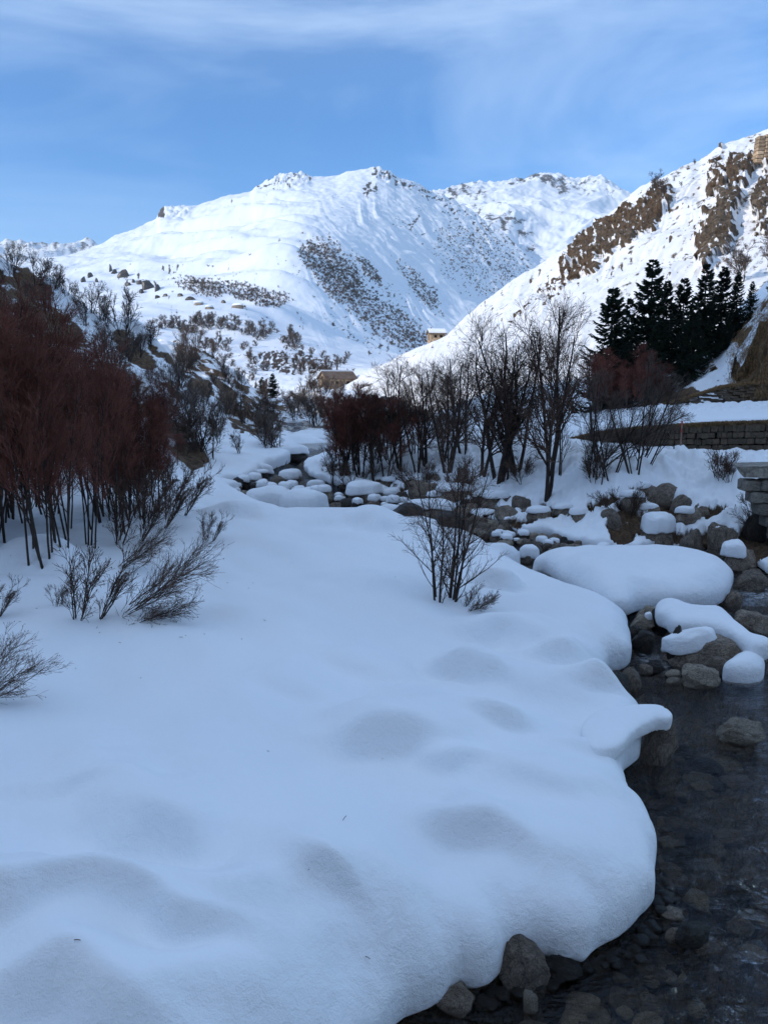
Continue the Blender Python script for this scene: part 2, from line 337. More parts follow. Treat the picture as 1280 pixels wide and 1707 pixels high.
ridge = [(-260, 440, 1500), (0, 438, 1500), (60, 432, 1500), (110, 428, 1500), (150, 414, 1550), (175, 403, 1600), (190, 393, 1650), (215, 383, 1700), (232, 375, 1700), (250, 368, 1750), (262, 362, 1750), (266, 351, 1750), (276, 346, 1750), (300, 346, 1750), (325, 343, 1800), (345, 337, 1800), (380, 326, 1850), (418, 318, 1900),
         (426, 309, 1900), (440, 304, 1900), (455, 297, 1900), (480, 292, 1900), (505, 291, 1900), (520, 294, 1900), (560, 293, 1900), (575, 287, 1900), (600, 281, 1900), (625, 279, 1900), (645, 284, 1900), (660, 293, 1900), (690, 303, 1900), (715, 318, 1950), (735, 326, 2000), (760, 338, 2000), (790, 356, 1950), (830, 385, 1850), (870, 418, 1750), (910, 455, 1700), (960, 520, 1600), (1100, 640, 1500)]
loft('mountain', -260, 1060, [
    [(-260, 690, 150), (1060, 690, 150)],
    [(-260, 610, 215), (500, 612, 215), (1060, 625, 215)],
    [(-260, 545, 300), (200, 530, 310), (250, 522, 320), (400, 536, 330), (470, 560, 330), (520, 585, 330), (600, 606, 330), (1060, 650, 330)],
    [(-260, 530, 560), (200, 516, 560), (330, 515, 560), (420, 520, 600), (500, 545, 600), (600, 580, 620), (680, 600, 650), (800, 600, 720), (1060, 640, 900)],
    [(-260, 480, 900), (150, 460, 950), (300, 450, 900), (400, 440, 860), (480, 425, 820), (540, 440, 835), (620, 465, 905), (700, 490, 1010), (800, 520, 1160), (1060, 600, 1300)],
    [(-260, 455, 1200), (150, 430, 1250), (230, 405, 1250), (300, 392, 1250), (400, 370, 1250), (480, 355, 1200), (540, 350, 1210), (620, 370, 1270), (700, 395, 1370), (800, 430, 1480), (880, 470, 1560), (1060, 600, 1500)],
    ridge], 900, 560, d_m1, M['mountain'], 10, back=(900, 420), vs=[0, .12, .30, .40, .62, .82, 1], hsm=1, dsm=70)
# --- sunlit hillside on the right
def d_rh(P, PX, PY, v):
    X, Y = P[..., 0], P[..., 1]; a = np.clip(Y/150, .3, 1.6)
    s = (PX+PY*1.0)/26.
    wv = fbm(PX/80, PY/80, 1., o=2)
    P[..., 2] += a*2.4*fbm(X/38, Y/38, o=3)*(1-.7*sst(.85, 1, v))
    P[..., 2] += a*.32*ridg(s*.8+wv, PY/120-PX/160, o=3)*(1-.6*sst(.9, 1, v))+a*.18*fbm(X/3.2, Y/3.2, o=3)
    cl = [(1085, 350, 56, 26, -42, 1.0), (1030, 385, 66, 32, -38, 1.05), (985, 412, 44, 24, -32, 1.0), (970, 450, 40, 15, -35, 1.0), (945, 440, 30, 12, -50, .9), (1100, 318, 16, 10, 0, .8), (930, 470, 46, 9, -42, .62), (905, 478, 30, 8, -50, .6), (890, 465, 26, 5, -55, .5),
          (1195, 395, 34, 52, 20, 1.15), (1180, 430, 22, 30, 15, 1.1), (1215, 350, 36, 26, -35, 1.05), (1235, 290, 34, 26, -45, 1.05), (1200, 300, 20, 20, -60, .85), (1262, 275, 34, 16, -45, 1.1), (1275, 350, 20, 48, 10, 1.0), (1265, 385, 18, 12, 0, .9),
          (1190, 318, 12, 11, -30, .95), (1197, 262, 10, 8, -60, .8), (1208, 240, 4, 9, 20, .9), (1205, 285, 5, 14, 40, .7), (1222, 268, 6, 16, 35, .7), (1143, 278, 8, 4, 0, .7),
          (1120, 400, 12, 5, -50, .72), (1170, 345, 26, 4, -58, .62), (1150, 405, 40, 4, -58, .5), (1130, 430, 46, 4, -50, .5), (740, 545, 20, 6, -30, .3), (868, 522, 18, 5, -50, .8), (810, 500, 7, 4, 0, .7), (920, 495, 40, 6, -60, .5), (1140, 345, 6, 4, 0, .7), (1310, 300, 40, 120, 0, 1)]
    m = ell(PX+15*fbm(PX/28, PY/28, 21., o=4), PY+13*fbm(PX/28, PY/28, 31., o=4), cl); fd = fbm(PX/8, PY/8, 3., o=5, gain=.6); fs = fbm(s*1.3, (PY-PX)/120, 3., o=4, gain=.6)
    rock = m*.72+.62*fd+.02+.06*(m > .2)-.25*np.abs(fbm(PX/22, (PY+PX*.3)/7, 8., o=3))*(PX > 1150)
    tracks = .30+.17*fs+.15*fd+.10*sst(900, 1150, PX)
    rock = np.maximum(rock, tracks*.9)
    # crags stand out of the snow
    push = sst(.35, .95, ell(PX+15*fbm(PX/28, PY/28, 21., o=4), PY+13*fbm(PX/28, PY/28, 31., o=4), [c_ for c_ in cl if c_[2]*c_[3] > 250]))*(.9+.7*ridg(X/5, Y/5, P[..., 2]/12, o=4)+.5*ridg(X/1.5, Y/1.5, P[..., 2]/5, o=3))
    big = sst(1150, 1190, PX)*sst(.5, 1, m)*2.0
    P[..., 1] -= (push*.8+big)*a; P[..., 0] -= (push*.5+big*.6)*a; P[..., 2] += push*.25*a
    earth = np.clip(.55-.55*sst(1150, 1190, PX)*(PY > 325)-.4*((PX > 990) & (PX < 1080) & (PY > 380))+.5*fd, 0, 1)
    return P, {'rock': np.clip(rock, -.4, 1.4), 'earth': earth}
loft('sunlit_hillside', 490, 1520, [
    [(490, 670, 140), (620, 660, 118), (700, 690, 84), (800, 712, 66), (900, 716, 58), (1000, 716, 58), (1520, 700, 58)],
    [(490, 664, 150), (560, 652, 145), (620, 640, 130), (700, 650, 96), (800, 665, 78), (900, 662, 71), (1000, 655, 70), (1100, 640, 70), (1200, 600, 70), (1300, 560, 70), (1520, 480, 70)],
    [(490, 664, 152), (560, 648, 150), (620, 625, 142), (700, 600, 130), (800, 570, 120), (900, 540, 120), (1000, 500, 124), (1100, 460, 130), (1200, 420, 135), (1300, 390, 140), (1520, 300, 150)],
    [(490, 662, 154), (530, 648, 155), (560, 634, 158), (592, 622, 160), (620, 611, 162), (650, 601, 165), (700, 583, 170), (740, 559, 176), (800, 508, 188), (850, 474, 198), (900, 446, 208), (950, 405, 220), (1000, 368, 230), (1035, 335, 238), (1060, 316, 243), (1095, 297, 248), (1120, 283, 252), (1150, 268, 256), (1165, 265, 260), (1190, 247, 262), (1215, 235, 265), (1250, 227, 268), (1280, 218, 270), (1520, 130, 280)]],
    620, 520, d_rh, M['hill'], 14, back=(160, 60))
# --- left valley side, from the river up to its first crest
def d_l1(P, PX, PY, v):
    X, Y = P[..., 0], P[..., 1]
    n = fbm(X/6, Y/6, 2., o=4); lump = np.abs(fbm(X/3.1, Y/3.1, 5., o=3))
    P[..., 2] += .55*n+.75*(.4-lump)*sst(.1, .3, v)
    m = ell(PX, PY, [(20, 500, 90, 60, 40, .95), (90, 545, 90, 40, 35, .9), (60, 470, 50, 24, 30, .8), (225, 590, 60, 22, 45, 1.0), (290, 600, 40, 20, 55, 1.0), (270, 585, 44, 18, 40, 1.0), (295, 650, 40, 30, 50, .7), (0, 620, 200, 90, 20, .6), (300, 740, 60, 40, 40, 1.0), (325, 770, 30, 24, 30, 1.2), (200, 660, 120, 50, 40, .62)])
    fd = fbm(X/1.6, Y/1.6, P[..., 2]/1.2, o=5, gain=.6)
    rock = m*.80+.36*fd+.02
    caps = ell(PX, PY, [(92, 478, 26, 7, 25, 1), (112, 500, 34, 7, 30, 1), (248, 566, 52, 9, 38, 1.2), (10, 455, 22, 7, 50, 1), (335, 748, 24, 12, 30, 1.2), (210, 640, 22, 8, 40, .6), (330, 640, 20, 50, -20, .5)])
    rock = rock-caps*.9; P[..., 2] += caps*.35
    return P, {'rock': np.clip(rock, -.5, 1.4), 'earth': np.clip(.55+.5*fd, 0, 1)}
loft('left_valley_side', -900, 420, [
    [(-900, 1250, 12), (-300, 1000, 15), (0, 905, 19), (120, 860, 23), (220, 830, 27), (300, 805, 31), (345, 795, 34), (420, 770, 42)],
    [(-900, 900, 17), (-300, 800, 20), (0, 780, 24), (120, 780, 27), (220, 790, 30), (300, 780, 33), (345, 783, 36), (420, 766, 43)],
    [(-900, 400, 36), (-300, 560, 38), (0, 600, 41), (120, 630, 42), (220, 680, 41), (300, 725, 40), (345, 745, 39), (420, 760, 44)],
    [(-900, 40, 60), (-300, 300, 60), (-100, 380, 60), (0, 440, 60), (40, 455, 60), (90, 478, 60), (130, 500, 60), (170, 520, 60), (200, 538, 58), (240, 560, 56), (270, 585, 54), (290, 605, 52), (300, 640, 50), (320, 690, 46), (345, 742, 42), (420, 760, 45)]],
    420, 260, d_l1, M['slope'], 10, back=(30, 8))
# --- the next spur behind it
def d_l2(P, PX, PY, v):
    X, Y = P[..., 0], P[..., 1]
    P[..., 2] += .8*fbm(X/8, Y/8, 2., o=4)+1.0*(.4-np.abs(fbm(X/4.6, Y/4.6, 5., o=3)))
    m = ell(PX, PY, [(330, 600, 60, 30, 30, .55), (330, 645, 50, 14, 35, .95), (370, 650, 40, 10, 40, .95), (385, 680, 44, 14, 42, .95), (410, 715, 40, 14, 35, 1.05), (350, 620, 40, 10, 30, .8), (430, 690, 40, 30, 50, .75), (405, 650, 18, 8, 30, .95), (300, 620, 40, 40, 0, .45), (450, 640, 50, 30, 0, .6), (470, 700, 50, 50, 0, .62)])
    fd = fbm(X/2.0, Y/2.0, P[..., 2]/1.6, o=5, gain=.6)
    rock = m*.78+.40*fd+.03
    return P, {'rock': np.clip(rock, -.5, 1.4), 'earth': np.clip(.5+.5*fd, 0, 1)}
loft('left_spur', 120, 620, [
    [(120, 800, 40), (345, 792, 38), (400, 755, 47), (440, 750, 50), (500, 752, 52), (620, 760, 56)],
    [(120, 700, 60), (300, 700, 60), (350, 710, 56), (400, 725, 52), (440, 738, 52), (480, 744, 54), (540, 735, 60), (620, 735, 64)],
    [(120, 600, 85), (300, 620, 84), (350, 650, 80), (400, 680, 76), (440, 700, 72), (480, 712, 72), (540, 700, 84), (620, 690, 90)],
    [(120, 548, 105), (220, 556, 105), (300, 572, 105), (350, 592, 105), (400, 625, 105), (430, 652, 104), (450, 664, 104), (480, 662, 110), (505, 656, 120), (560, 652, 130), (620, 650, 136)]],
    300, 200, d_l2, M['slope'], 10, back=(40, 6))
# --- high shoulder of the left valley side outside the picture: it keeps the gorge in shade
gx = np.linspace(-25, -330, 90); gy = np.linspace(-320, 260, 120)
GX, GY = np.meshgrid(gx, gy)
top = np.interp(GY, [-320, -60, -15, 15, 45, 100, 260], [140, 118, 104, 78, 56, 36, 18])
hz = top*sst(0, 1, 0)*0 + top*np.clip((-GX-22)/128, 0, 1)**.95
hz = np.where(GX < -150, top-(-150-GX)*.1, hz)+4*fbm(GX/30, GY/30, o=4)*sst(-25, -60, GX)-2
V = np.stack([GX, GY, hz], -1).reshape(-1, 3); F = grid_faces(120, 90)
o = link('upper_left_valley_side', mesh('upper_left_valley_side', V, F, M['slope'], attrs={'rock': .35+.3*fbm(GX/9, GY/9, o=4), 'earth': .5+0*GX})); o['kind'] = 'structure'

# --- unseen slope added behind the viewer: blocks sky light, darkening snow faces towards the camera
gx = np.linspace(-260, 330, 90); gy = np.linspace(-18, -330, 70)
GX, GY = np.meshgrid(gx, gy)
hz = np.clip((-GY-22)*.85, -2, None); hz = np.where(hz > 105, 105+(hz-105)*-.15, hz)*(1-.45*sst(60, 300, GX))+4*fbm(GX/30, GY/30, 3., o=4)*sst(-25, -60, GY)
V = np.stack([GX, GY, hz], -1).reshape(-1, 3); F = grid_faces(70, 90)
o = link('rear_sky_blocker', mesh('rear_sky_blocker', V, F, M['slope'], attrs={'rock': .62+.3*fbm(GX/9, GY/9, 7., o=4), 'earth': .5+0*GX})); o['kind'] = 'structure'
# ============================================================ near ground, snow banks, river
def poly_dist(px, py, poly):
    """signed distance (inside positive) of points to polygon, plus outward unit direction"""
    x = px.ravel(); y = py.ravel(); best = np.full(x.shape, 1e9); bx = np.zeros_like(x); by = np.zeros_like(x); ins = np.zeros(x.shape, bool)
    n = len(poly)
    for i in range(n):
        ax, ay = poly[i]; cx, cy = poly[(i+1) % n]; ex, ey = cx-ax, cy-ay
        t = np.clip(((x-ax)*ex+(y-ay)*ey)/(ex*ex+ey*ey+1e-12), 0, 1); qx = ax+t*ex; qy = ay+t*ey
        d = (x-qx)**2+(y-qy)**2; k = d < best; best[k] = d[k]; bx[k] = qx[k]; by[k] = qy[k]
        if abs(ey) > 1e-12:
            c = ((ay > y) != (cy > y)) & (x < (cx-ax)*(y-ay)/ey+ax); ins ^= c
    d = np.sqrt(best); nx = (bx-x)/(d+1e-9); ny = (by-y)/(d+1e-9)
    s = np.where(ins, 1, -1)
    return (d*s).reshape(px.shape), (nx*s).reshape(px.shape), (ny*s).reshape(px.shape)
def smooth_poly(pts, n=3):
    P = np.array(pts, float)
    for _ in range(n):
        Q = np.roll(P, -1, 0); A = .75*P+.25*Q; B = .25*P+.75*Q; P = np.stack([A, B], 1).reshape(-1, 2)
    return P
def gpoly(px, off=.15):
    out = []
    for p in px:
        if len(p) == 3: out.append(p[:2]); continue          # world point
        z = off
        for _ in range(12): q = plane(p[0], p[1], z); z = off+float(zw(q[1]))
        out.append(tuple(q))
    return out
def prof(t, e=2.3): t = np.clip(t, 0, 1); return (1-(1-t)**e)**(1/e)
def snow_shell(X, Y, poly, hfun, band=.16, under=.30, wob=.05, base=.02, blur=3):
    """rounded snow over polygon: undercut at the rim, then bulging up; returns V, F, d"""
    d, nx, ny = poly_dist(X, Y, poly)
    d = d+wob*fbm(X*1.6, Y*1.6, o=3)*sst(3, 0, np.abs(d))
    t = np.clip(d/band, 0, 1)
    dd = np.maximum(d-band, 0)
    h = hfun(X, Y, dd)
    w = zw(Y)
    rim = .13
    z = np.where(t < 1, w+base+rim*t*t, w+base+rim+h)
    off = np.where(t < 1, d+under*(1-t)**1.5*0 - (under*(1-t)**1.3)*-1, 0)
    # move: rim sits at the outline, the foot is tucked in by 'under'
    tgt = np.where(t < 1, under*(1-t)**1.3, d-band)
    cur = d
    mv = (cur-tgt)*sst(2.5, .3, d)
    DX, DY = nx*mv, ny*mv
    for _ in range(blur):
        for A in (DX, DY):
            A[1:-1] = .25*A[:-2]+.5*A[1:-1]+.25*A[2:]; A[:, 1:-1] = .25*A[:, :-2]+.5*A[:, 1:-1]+.25*A[:, 2:]
    PXn = X+DX; PYn = Y+DY
    keep = d > -.001
    return np.stack([PXn, PYn, z], -1), keep, d
def fan(u0, u1, nu, y0, y1, ny):
    u = np.linspace(u0, u1, nu); y = np.exp(np.linspace(math.log(y0), math.log(y1), ny))
    return y[:, None]*u[None], np.repeat(y[:, None], nu, 1)
def mounds(X, Y, lst, z0=1.2):
    """lst: px, py, half width px, height m, length factor behind, front sharpness, turn"""
    h = np.zeros(X.shape); wx_ = .20*fbm(X*1.1, Y*1.1, 6., o=2); wy_ = .20*fbm(X*1.1, Y*1.1, 9., o=2); X = X+wx_; Y = Y+wy_
    for (px, py, wpx, A, bk, fr, an) in lst:
        c = plane(px, py, z0+float(zw(plane(px, py, z0)[1]))); r = wpx*math.hypot(c[0], c[1], CAMZ-z0)/FPX
        an = R(an); dx = (X-c[0])*math.cos(an)+(Y-c[1])*math.sin(an); dy = -(X-c[0])*math.sin(an)+(Y-c[1])*math.cos(an)
        k = (np.abs(dx) < 3*r) & (np.abs(dy) < 4*r*max(bk, 1))
        sy = np.where(dy > 0, bk, fr)
        e = (dx/r)**2+(dy/(r*sy))**2
        h += np.where(k, 2.0*A*(np.exp(-(e**1.2)*.7)), 0)
        if A > .11:
            e2 = (dx/(r*.9))**2+((dy+r*fr*1.5)/(r*fr*.8))**2; h -= np.where(k, .45*A*np.exp(-e2), 0)
    return h
LEFT_PX = [(420, 1990), (560, 1830), (668, 1706), (730, 1688), (765, 1648), (795, 1652), (820, 1640), (848, 1606), (900, 1594), (945, 1602), (974, 1612), (984, 1590), (1040, 1562), (1082, 1520), (1099, 1475), (1096, 1420), (1076, 1385), (1052, 1350),
    (1037, 1318), (1040, 1288), (1058, 1280), (1070, 1262), (1076, 1232), (1070, 1205), (1056, 1190), (1040, 1184), (1018, 1172), (1006, 1150), (1012, 1120), (1032, 1118), (1052, 1112), (1058, 1085), (1050, 1055), (1048, 1045), (1020, 1028), (985, 1016), (940, 1004), (905, 990), (878, 975), (862, 962), (840, 945), (818, 925),
    (790, 912), (755, 897), (715, 886), (672, 880), (640, 872), (610, 873), (560, 869), (515, 872), (470, 864), (430, 850), (402, 834), (385, 822), (372, 812), (405, 808), (428, 800), (436, 790), (455, 780), (480, 773), (496, 765), (-12, 62, 0), (-70, 60, 0), (-70, -8, 0), (-2, -8, 0)]
LEFT = smooth_poly(gpoly(LEFT_PX), 1)
LM = [(500, 1120, 80, .07, 1, .6, -20), (620, 1080, 70, .08, 1, .5, -25), (860, 1240, 60, .08, 1, .5, -30), (930, 1330, 70, .08, 1, .6, -20), (420, 1440, 90, .10, 1, .5, 10), (560, 1420, 110, .12, 1.2, .5, -35), (120, 1300, 90, .10, 1, .5, 0), (330, 1250, 100, .06, 1, .6, 0), (700, 1520, 120, .10, 1, .5, -15), (460, 1680, 120, .10, 1, .5, 20), (30, 1620, 120, .12, 1, .5, 0), (640, 1190, 90, .20, .8, .55, 0), (745, 1225, 44, .10, 1, .6, 0), (250, 1345, 110, .20, .9, .5, -8), (250, 1490, 100, .20, .9, .5, 0), (780, 1310, 70, .16, .9, .6, -10), (-20, 1500, 120, .22, .9, .5, 0), (380, 1570, 100, .08, 1, .45, 20), (150, 1640, 120, .14, 1, .5, 10),
      (780, 1085, 55, .20, 1, .45, -20), (700, 1150, 120, .10, 1, .8, 0), (830, 1160, 40, .12, 1, .6, -10), (940, 1055, 60, .26, .8, .5, -10), (985, 1040, 50, .14, .8, .5, 0), (830, 1015, 60, .22, .8, .6, 0), (900, 1090, 80, .12, 1, .8, 0), (1000, 1095, 34, .22, .9, .5, -10),
      (1030, 1180, 60, .26, .5, .5, 0), (1005, 1240, 50, .10, 1, .7, 0), (1040, 1450, 90, .06, 1.2, 1, 0), (600, 1600, 200, .10, 1.2, .8, 0), (880, 1520, 120, .08, 1, 1, 0), (612, 862, 62, .26, .8, .8, 0), (400, 848, 44, .22, .8, .6, 0), (560, 1050, 130, .07, 1, 1, 0), (430, 1000, 100, .05, 1, 1, 0), (500, 1300, 130, .08, 1, 1, 0), (600, 960, 90, .10, 1, .8, 0), (700, 1000, 60, .06, 1, 1, 0),
      (60, 945, 60, .30, 1, .8, 0), (830, 950, 36, .22, .9, .5, 0)]
def h_left(X, Y, d):
    fx = X*.8+Y*.6; fy = Y*.8-X*.6
    big = fbm(fx/1.7, fy/2.9, 1.7, o=2)*.15+fbm(X/5.5+4, Y/5.5, .3, o=2)*.14
    r = .75+.25*pn(X*.7, Y*.7, 4.)
    return .62*prof(d/r, 2.2)+.32*sst(.3, 5.5, d)+(big+mounds(X, Y, [(a, b, c, A, bk, fr*.72, an) for a, b, c, A, bk, fr, an in LM]))*sst(0, .9, d)+.020*np.clip(-X-4, 0, 60)*sst(2, 10, d)*2.2
X, Y = fan(-.95, .62, 900, 2.3, 72, 640)
sel = Y < 72
lip_after = 1
V, keep, d = snow_shell(X, Y, LEFT, h_left, blur=8, wob=.05)
kf = keep[:-1, :-1] & keep[1:, :-1] & keep[:-1, 1:] & keep[1:, 1:]
F = grid_faces(*X.shape, keep=kf); V2, F2, _ = compact(V.reshape(-1, 3), F)
o = link('snow_bank', mesh('snow_bank', V2, F2, M['snow'])); o['kind'] = 'structure'; bvh(V2, F2)
# --- right bank
RIGHT_PX = [(1480, 1060), (1400, 1010), (1340, 985), (1290, 955), (1262, 935), (1235, 912), (1185, 905), (1130, 905), (1085, 908), (1060, 915), (1020, 910), (985, 908), (960, 904), (930, 893), (905, 885), (885, 888), (860, 880), (835, 868), (812, 862), (790, 855), (760, 850), (730, 845), (700, 840), (670, 828), (650, 812), (630, 806), (600, 810), (575, 808), (545, 800), (520, 792), (503, 780), (506, 764), (5, 62, 0), (10, 80, 0), (120, 80, 0), (120, 14, 0)]
RIGHT = smooth_poly(gpoly(RIGHT_PX, .25), 2)
def h_right(X, Y, d):
    px, _ = proj(np.stack([X, Y, 1.5+0*X], -1))
    steep = sst(880, 980, px)
    rise = (2.15*(1-steep)*sst(.2, 7.5, d)+2.0*steep*sst(.1, 4.6, d))
    n = .22*fbm(X*.9, Y*.9, 2., o=4)+.22*np.abs(fbm(X*1.7, Y*1.7, 7., o=3))
    return .30*prof(d/.5)+rise*.93+n*sst(0, .8, d)*sst(9, 5, d)+.05*fbm(X*.7, Y*.7, o=2)+mounds(X, Y, [(1246, 862, 56, .55, 1.2, .7, 0), (1180, 830, 70, .16, 1, .6, 0)], 2.0)*sst(0, .6, d)
X, Y = fan(-.22, .95, 760, 15, 78, 420)
V, keep, d = snow_shell(X, Y, RIGHT, h_right, wob=.12)
PXs, PYs = proj(V)
m = ell(PXs, PYs, [(690, 850, 60, 10, 15, .8), (830, 870, 50, 8, 10, .8), (665, 812, 20, 10, 0, .9), (760, 800, 20, 6, 0, .7), (800, 845, 45, 14, 5, 1), (735, 822, 44, 14, 0, 1), (700, 828, 24, 16, 20, 1), (640, 805, 30, 8, 0, .8), (915, 850, 24, 14, 20, .95), (1010, 830, 34, 12, -20, .9), (1040, 870, 34, 40, 10, 1), (1075, 870, 30, 30, 0, .95), (1110, 850, 40, 26, 0, 1), (1180, 850, 40, 12, -10, 1), (1200, 895, 60, 26, 0, 1.1), (1255, 900, 40, 40, 0, 1.1), (870, 865, 30, 10, 0, .8), (985, 838, 8, 16, 0, .9), (775, 855, 60, 14, 0, 1.0), (1120, 890, 60, 20, 0, .9), (560, 780, 40, 12, 0, .6)])
fd = fbm(V[..., 0]*1.3, V[..., 1]*1.3, V[..., 2]*2, o=4, gain=.6)
rock = m*.90+.42*fd-.05
V[..., 2] -= .28*sst(.4, .7, rock)*sst(0, .5, d)
kf = keep[:-1, :-1] & keep[1:, :-1] & keep[:-1, 1:] & keep[1:, 1:]
F = grid_faces(*X.shape, keep=kf); V2, F2, A2 = compact(V.reshape(-1, 3), F, {'rock': rock, 'earth': np.clip(.55+.6*fd, 0, 1)})
o = link('far_bank', mesh('far_bank', V2, F2, M['bank'], attrs=A2)); o['kind'] = 'structure'; bvh(V2, F2)
# --- river bed and water
X, Y = fan(-.5, 1.0, 420, 2.0, 75, 380)
cob = np.abs(fbm(X*2.6, Y*2.6, 1., o=4, gain=.6))
Z = zw(Y)-.42+.30*(.45-cob)*1.3
V = np.stack([X, Y, Z], -1).reshape(-1, 3); F = grid_faces(*X.shape)
o = link('river_bed', mesh('river_bed', V, F, rock_mat('river_bed_gravel', (.05, .04, .03), (.24, .19, .145), (.52, .44, .35), 5, .5))); o['kind'] = 'structure'
m, t, b = newmat('river_water'); t.nodes.remove(b)
tc = nd(t, 'ShaderNodeTexCoord'); mpn = nd(t, 'ShaderNodeMapping'); mpn.inputs['Scale'].default_value = (.7, 2.0, 1); mpn.inputs['Rotation'].default_value = (0, 0, R(-25)); t.links.new(tc.outputs['Object'], mpn.inputs[0])
n1 = noise(t, 3.2, 6, .62, mpn.outputs[0], 1.2); n2 = noise(t, 15, 3, .6, mpn.outputs[0], .5); nf = noise(t, .45, 3, .5, tc.outputs['Object'])
rough_area = nd(t, 'ShaderNodeMapRange'); rough_area.inputs['From Min'].default_value = .36; rough_area.inputs['From Max'].default_value = .62; rough_area.inputs['To Min'].default_value = .3; t.links.new(nf.outputs['Fac'], rough_area.inputs[0])
h = mth(t, 'ADD', n1.outputs['Fac'], mth(t, 'MULTIPLY', n2.outputs['Fac'], .22))
bp = nd(t, 'ShaderNodeBump'); bp.inputs['Distance'].default_value = .24; t.links.new(mth(t, 'MULTIPLY', rough_area.outputs[0], 1.0), bp.inputs['Strength']); t.links.new(h, bp.inputs['Height'])
tr = nd(t, 'ShaderNodeBsdfTransparent'); tr.inputs[0].default_value = (.90, .86, .78, 1)
gl = nd(t, 'ShaderNodeBsdfGlossy'); gl.inputs['Roughness'].default_value = .06; gl.inputs[0].default_value = (.85, .9, 1, 1); t.links.new(bp.outputs[0], gl.inputs['Normal'])
fr = nd(t, 'ShaderNodeFresnel'); fr.inputs['IOR'].default_value = 1.33; t.links.new(bp.outputs[0], fr.inputs['Normal'])
ms = nd(t, 'ShaderNodeMixShader'); t.links.new(fr.outputs[0], ms.inputs[0]); t.links.new(tr.outputs[0], ms.inputs[1]); t.links.new(gl.outputs[0], ms.inputs[2])
foam = nd(t, 'ShaderNodeAttribute', attribute_name='foam'); df = nd(t, 'ShaderNodeBsdfDiffuse'); df.inputs[0].default_value = (.75, .8, .85, 1)
nfo = noise(t, 9, 6, .7, mpn.outputs[0], 1.5); ff = mth(t, 'MULTIPLY', foam.outputs['Fac'], ramp(t, nfo.outputs['Fac'], [(.47, (0, 0, 0)), (.62, (1, 1, 1))]).outputs[0])
ms2 = nd(t, 'ShaderNodeMixShader'); t.links.new(ff, ms2.inputs[0]); t.links.new(ms.outputs[0], ms2.inputs[1]); t.links.new(df.outputs[0], ms2.inputs[2])
t.links.new(ms2.outputs[0], t.nodes['Material Output'].inputs[0]); M['water'] = m; n1.inputs['Detail'].default_value = 4; n1.inputs['Roughness'].default_value = .5
X, Y = fan(-.5, 1.1, 320, 1.8, 76, 300)
Z = zw(Y)+.012*fbm(X*1.5, Y*1.5, o=3)
V = np.stack([X, Y, Z], -1); PXs, PYs = proj(V)
foamv = ell(PXs, PYs, [(1262, 985, 44, 16, 10, .8), (1090, 1105, 34, 16, 20, .35), (1250, 1000, 60, 12, 0, .5), (1240, 1060, 24, 10, 0, .5), (900, 935, 30, 6, 0, .3)])
bvh(V.reshape(-1, 3), grid_faces(*X.shape)); o = link('river_water', mesh('river_water', V.reshape(-1, 3), grid_faces(*X.shape), m, attrs={'foam': foamv})); o['kind'] = 'structure'
# --- free snow bodies on the river: own meshes
def snow_body(name, px, z0, H, label, res=.035, r=.9, group=None, bumps=(), tilt=None, under=.18, e=2.2, mat='snow', cat='snow mound', n=2, band=.12):
    P = smooth_poly([tuple(plane(a, b_, z0+float(zw(plane(a, b_, z0)[1])))) for a, b_ in px], n)
    x0, y0 = P.min(0)-.1; x1, y1 = P.max(0)+.1
    X, Y = np.meshgrid(np.arange(x0, x1, res), np.arange(y0, y1, res))
    def hf(X, Y, d):
        h = H*prof(d/r, e)+.05*fbm(X*1.3, Y*1.3, 2., o=2)*sst(0, .5, d)*min(1, H*1.5)
        for (a, b_, w, A) in bumps:
            c = plane(a, b_, z0+H*.7); q = w*c[1]/FPX; h = h+A*np.exp(-((X-c[0])**2+(Y-c[1])**2)/q**2)*sst(0, .5, d)
        if tilt: h = h+tilt[0]*(X-P[:, 0].mean())+tilt[1]*(Y-P[:, 1].mean())
        return h
    V, keep, d = snow_shell(X, Y, P, hf, band=band, under=under, wob=.03)
    V[..., 2] += z0-.12
    kf = keep[:-1, :-1] & keep[1:, :-1] & keep[:-1, 1:] & keep[1:, 1:]
    F = grid_faces(*X.shape, keep=kf); V2, F2, _ = compact(V.reshape(-1, 3), F)
    bvh(V2, F2)
    c = np.array([P[:, 0].mean(), P[:, 1].mean(), V2[:, 2].min()]); o = link(name, mesh(name, V2-c, F2, M[mat]), loc=c)
    return tag(o, label, cat, group)
snow_body('snow_mound', [(868, 955), (905, 948), (930, 975), (985, 1008), (1015, 1024), (1050, 1025), (1070, 1012), (1120, 1014), (1190, 1012), (1222, 992), (1226, 965), (1190, 948), (1120, 938), (1020, 935), (940, 938), (890, 943)], .15, .62,
          'large smooth loaf of snow lying across the river beside the boulders', res=.04, r=1.1, bumps=[(1000, 960, 60, .12), (1160, 960, 50, .10)])
snow_body('snow_drape', [(1088, 1035), (1090, 1018), (1108, 1012), (1135, 1018), (1160, 1030), (1185, 1024), (1210, 1030), (1232, 1055), (1262, 1078), (1290, 1083), (1290, 1096), (1250, 1096), (1225, 1078), (1190, 1062), (1140, 1056), (1115, 1052), (1105, 1040)], .32, .30,
          'narrow curling strip of snow draped over dark rocks in the stream', res=.025, r=.4, under=.10, band=.07, cat='snow drift')
snow_body('snow_lump', [(1200, 1128), (1215, 1134), (1250, 1137), (1275, 1130), (1278, 1116), (1255, 1106), (1225, 1108), (1208, 1118)], .05, .34, 'rounded white lump of snow rising from the dark water', res=.02, r=.4, under=.05, band=.05)

